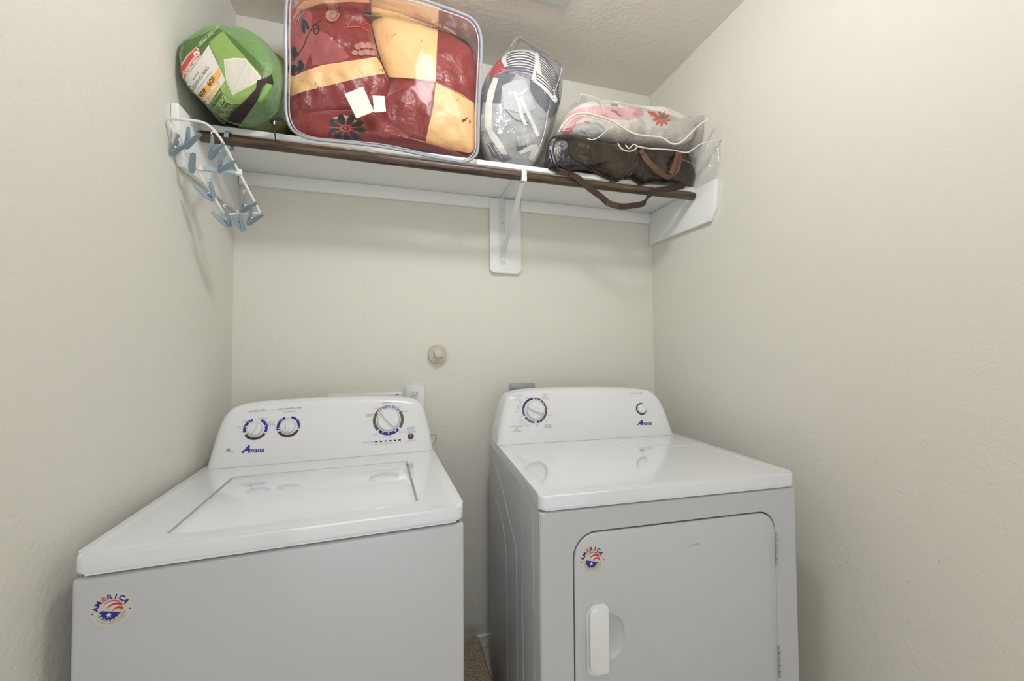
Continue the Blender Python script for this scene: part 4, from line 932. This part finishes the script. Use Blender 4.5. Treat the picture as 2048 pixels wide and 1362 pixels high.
# ================================================================== DUFFEL BAG
DUF = mat('dark_brown_nylon', (42, 32, 15), .27, bump=(13, .02, 2), sheen=.15); BLK = mat('black_nylon', (30, 28, 30), .32, bump=(30, .006, 3)); WEB = mat('brown_webbing', (60, 42, 34), .75, bump=(400, .001, 2)); PIP = mat('dark_piping', (44, 32, 26), .35)
df = empty('duffel_bag', (.88, 1.5, 1.974), 'dark brown nylon duffel bag with webbing handles and hanging shoulder strap', 'duffel bag')
do_ = sm([z3(*p) for p in ((548, 900), (575, 815), (640, 795), (760, 795), (900, 840), (1080, 868), (1280, 880), (1450, 890), (1610, 905), (1632, 970), (1622, 1060), (1590, 1120), (1548, 1158), (1440, 1145), (1290, 1140), (1225, 1148), (1160, 1110), (1100, 1108), (1040, 1124), (960, 1092), (860, 1050), (740, 1038), (620, 1046), (552, 1010))])
dbm = inflate(do_, 1.40, .045, .24, rings=18, wob=.013, wsc=11, seed=11, pw=2.2)
for v in dbm.verts: v.co.x = min(v.co.x, R-.024)
dbody = obj('body', dbm, DUF, df, angle=80); bdf = bvh_of(dbody)
def d3(name, polys, m, off=.001, grid=5): return print_on(name, [[z3(*p) for p in q] for q in polys], bdf, m, df, off, grid)
d3('end_panel', [[(560, 900), (580, 825), (640, 800), (730, 798), (712, 870), (730, 940), (800, 1000), (900, 1050), (940, 1075), (740, 1036), (620, 1042), (562, 1005)]], BLK, .0012)
d3('side_panel', [[(1170, 1050), (1205, 960), (1215, 880), (1330, 890), (1300, 1000), (1235, 1060), (1215, 1140), (1160, 1105), (1105, 1100)]], mat('deep_brown_nylon', (44, 27, 20), .3, bump=(22, .01, 3)), .0012)
d3('end_pocket', [[(1540, 895), (1615, 910), (1630, 990), (1560, 960)]], BLK, .0012)
for pp, r in ((((640, 800), (600, 860), (605, 950), (650, 1010), (715, 1030)), .0035), (((735, 800), (712, 870), (735, 950), (860, 1020), (960, 1085), (1060, 1120)), .003), (((1215, 880), (1205, 960), (1170, 1050), (1110, 1105)), .003), (((1355, 895), (1300, 1000), (1240, 1060), (1215, 1140)), .0028), (((1510, 960), (1570, 985), (1622, 1020)), .0022), (((660, 830), (632, 880), (640, 950)), .0022)):
    edge_on([z3(*p) for p in pp], r, df, bdf, PIP if r != .0022 else mat('tan_piping', (150, 116, 80), .4), 'piping', .002)
# zip pocket on the end
edge_on([z3(*p) for p in ((575, 900), (600, 990), (640, 1030), (720, 1035))], .003, df, bdf, mat('black_plastic', (24, 24, 28), .3), 'zip', .003)
def strap3(name, pts, wd, width, m, th=.0013):
    bm = bmesh.new(); P = catmull([at(*z3(p[0], p[1]), p[2]) for p in pts], 8); ribbon(bm, P, wd, width, th); return obj(name, bm, m, df)
strap3('handle', [(1225, 893, 1.352), (1260, 955, 1.340), (1320, 1020, 1.333), (1380, 1070, 1.333), (1430, 1093, 1.333), (1470, 1072, 1.333), (1492, 1030, 1.335), (1503, 960, 1.342), (1508, 915, 1.35)], (.5, -.75, .5), .018, mat('tan_brown_webbing', (104, 72, 56), .7))
strap3('webbing', [(1492, 905, 1.352), (1478, 960, 1.343), (1462, 1020, 1.338), (1440, 1068, 1.338)], (1, 0, .1), .019, mat('tan_brown_webbing', (104, 72, 56), .7))
strap3('shoulder_strap', [(620, 1048, 1.372), (690, 1062, 1.366), (770, 1096, 1.364), (850, 1165, 1.362), (930, 1225, 1.362), (1000, 1280, 1.362), (1080, 1300, 1.362), (1160, 1296, 1.362), (1245, 1278, 1.362), (1275, 1230, 1.364), (1330, 1190, 1.364), (1420, 1172, 1.366), (1500, 1160, 1.378), (1540, 1150, 1.40)], (.15, -.35, 1), .0225, WEB)
bm = bmesh.new(); P = catmull([at(*z3(975, 1272), 1.359), at(*z3(1025, 1288), 1.359), at(*z3(1065, 1296), 1.359)], 4); ribbon(bm, P, (.1, -.3, 1), .021, .0018); obj('strap_slider', bm, mat('dark_buckle', (76, 58, 44), .4), df)
for pp in (((575, 960), (560, 1000), (590, 1035), (640, 1045)), ((700, 1010), (725, 1030), (700, 1045))):
    bm = bmesh.new(); tube(bm, catmull([at(*z3(*p), 1.352) for p in pp], 6), .003, 8); obj('buckle_ring', bm, mat('black_plastic', (24, 24, 28), .3), df)

# ================================================================== PINK FLORAL BLANKET IN CLEAR BAG
PK = mat('pink_fleece', (222, 140, 156), .85, bump=(60, .006, 4), vary=(9, (236, 196, 200), .3), sheen=.3); CRW = mat('cream_fleece', (222, 216, 206), .85, bump=(40, .008, 4))
pb_ = empty('floral_blanket', (.9, 1.5, 2.10), 'pink and cream blanket with red flowers, folded on top of the duffel bag', 'blanket')
po = sm([z3(*p) for p in ((640, 775), (660, 700), (700, 630), (780, 575), (900, 545), (1060, 560), (1230, 588), (1310, 596), (1430, 612), (1540, 664), (1610, 735), (1600, 800), (1540, 850), (1440, 862), (1290, 848), (1180, 830), (1080, 830), (960, 812), (860, 815), (760, 800))])
pbm = inflate(po, 1.40, .05, .22, rings=16, wob=.014, wsc=12, seed=21, pw=2.3)
for v in pbm.verts: v.co.x = min(v.co.x, R-.014)
pbd = obj('blanket', pbm, CRW, pb_, angle=80); bp_ = bvh_of(pbd)
def p3(name, polys, m, off=.0012, grid=5): return print_on(name, [[z3(*p) for p in q] for q in polys], bp_, m, pb_, off, grid)
p3('pink_cloth', [[(645, 772), (665, 700), (705, 640), (790, 595), (900, 585), (1060, 592), (1225, 602), (1250, 640), (1150, 680), (1020, 672), (930, 655), (830, 650), (770, 690), (730, 780)]], PK, .0015)
p3('dark_pink_cloth', [[(645, 775), (660, 745), (720, 735), (745, 760), (700, 790)]], mat('deep_pink', (190, 90, 118), .8), .002)
p3('leaf_print', [ell(1035, 620, 30, 9, .3), ell(1060, 640, 26, 8, .9), ell(1035, 575, 30, 9, .15), ell(1075, 650, 14, 6, 0)], mat('grey_green_print', (128, 120, 104), .8), .0025)
fl = []
for t in [i*2*pi/9+.2 for i in range(9)]:
    fl.append(ell(1375+34*cos(t), 672+28*sin(t), 30, 10, t, 10))
fl += [[(1270, 618), (1320, 622), (1345, 650), (1300, 648)], [(1300, 640), (1340, 655), (1335, 668)]]
p3('flower_print', fl, mat('poinsettia_red', (214, 58, 44), .7), .0026, 4)
p3('flower_centre', [ell(1378, 662, 26, 17, .2)], mat('leaf_green', (72, 104, 58), .7), .0034, 4)
p3('flower_print', [ell(1180, 640, 22, 10, .3), ell(840, 700, 26, 12, .2)], mat('rose_print', (220, 140, 150), .8), .0026, 4)
p3('silver_cloth', [[(770, 720), (860, 700), (960, 730), (980, 770), (920, 800), (820, 800), (770, 780)], [(1380, 780), (1440, 740), (1480, 770), (1490, 810), (1400, 815)]], mat('silver_grey_cloth', (208, 208, 210), .4, bump=(60, .01, 3)), .002)
pg = empty('clear_blanket_bag', (.9, 1.5, 2.09), 'crumpled clear bag with white piping around the pink blanket', 'storage bag')
CL3 = plastic('cloudy_vinyl', tint=(1, 1, 1, 1), amount=.03, bump=(11, .008), milk=.09, rough=.1); WP = mat('cream_piping', (226, 220, 204), .4, coat=.3)
so = [z3(*p) for p in ((620, 785), (645, 690), (710, 600), (765, 535), (810, 495), (870, 515), (935, 545), (1080, 565), (1240, 598), (1400, 640), (1500, 672), (1600, 690), (1660, 672), (1725, 664), (1745, 720), (1700, 800), (1665, 850), (1620, 905), (1550, 918), (1420, 895), (1300, 882), (1190, 868), (1120, 850), (1060, 850), (970, 825), (860, 820), (740, 800))]
bm = inflate([(p.x, p.y) for p in catmull([Vector((a, b, 0)) for a, b in so], 3, True)], 1.36, .035, .29, rings=16, wob=.016, wsc=22, seed=31, pw=1.9)
for v in bm.verts: v.co.x = min(v.co.x, R-.006-.004*noise.noise(v.co*30))
obj('bag_skin', bm, CL3, pg, angle=80)
bm = bmesh.new()   # slack sheet drooping at the right end
G = [[(1560, 915), (1600, 1000), (1612, 1090), (1600, 1168)], [(1640, 880), (1680, 960), (1670, 1070), (1630, 1165)], [(1700, 840), (1745, 910), (1740, 1020), (1690, 1120)], [(1780, 815), (1815, 880), (1795, 980), (1730, 1070)]]
YY = [1.34, 1.31, 1.28, 1.262]; vg = [[bm.verts.new(at(*z3(*p), YY[i]+.006*sin(j*2.1+i))) for j, p in enumerate(row)] for i, row in enumerate(G)]
for i in range(3):
    for j in range(3): bm.faces.new((vg[i][j], vg[i][j+1], vg[i+1][j+1], vg[i+1][j]))
bmesh.ops.subdivide_edges(bm, edges=bm.edges[:], cuts=5, use_grid_fill=True, smooth=.5)
for v in bm.verts:
    v.co += Vector((0, noise.noise(v.co*28)*.008, 0)); v.co.x = min(v.co.x, R-.003)
obj('slack_flap', bm, CL3, pg, angle=80)
def pipe3(pts, r=.0026, m=WP):
    bm = bmesh.new(); P = catmull([at(*z3(p[0], p[1]), p[2]) for p in pts], 7)
    for p in P: p.x = min(p.x, R-.005)
    tube(bm, P, r, 8); obj('piping', bm, m, pg)
pipe3([(650, 745, 1.345), (690, 690, 1.335), (750, 645, 1.33), (820, 632, 1.328), (900, 648, 1.325), (1000, 680, 1.32), (1080, 725, 1.318), (1150, 768, 1.316), (1230, 792, 1.312), (1310, 800, 1.31), (1380, 810, 1.308), (1440, 848, 1.305), (1500, 848, 1.30), (1560, 800, 1.29), (1620, 738, 1.275), (1670, 700, 1.265), (1730, 668, 1.255)], .0036)
pipe3([(665, 762, 1.343), (700, 706, 1.333), (760, 662, 1.328), (820, 650, 1.326), (890, 666, 1.323), (990, 698, 1.318), (1070, 742, 1.316)], .0018)
pipe3([(770, 555, 1.39), (790, 515, 1.38), (808, 497, 1.375), (840, 510, 1.375), (890, 515, 1.375), (930, 545, 1.365), (952, 590, 1.355), (958, 640, 1.35)], .0030)
pipe3([(840, 815, 1.34), (880, 822, 1.335), (930, 800, 1.33), (985, 750, 1.325)], .0018)
pipe3([(1060, 850, 1.335), (1090, 890, 1.325), (1140, 906, 1.32), (1180, 895, 1.32), (1196, 868, 1.322), (1170, 858, 1.322), (1140, 885, 1.32), (1115, 860, 1.325)], .0022)
pipe3([(1190, 868, 1.325), (1270, 884, 1.32), (1350, 890, 1.315), (1450, 897, 1.31), (1550, 915, 1.305), (1600, 890, 1.29), (1650, 856, 1.275), (1720, 835, 1.262), (1800, 820, 1.252)], .0026)
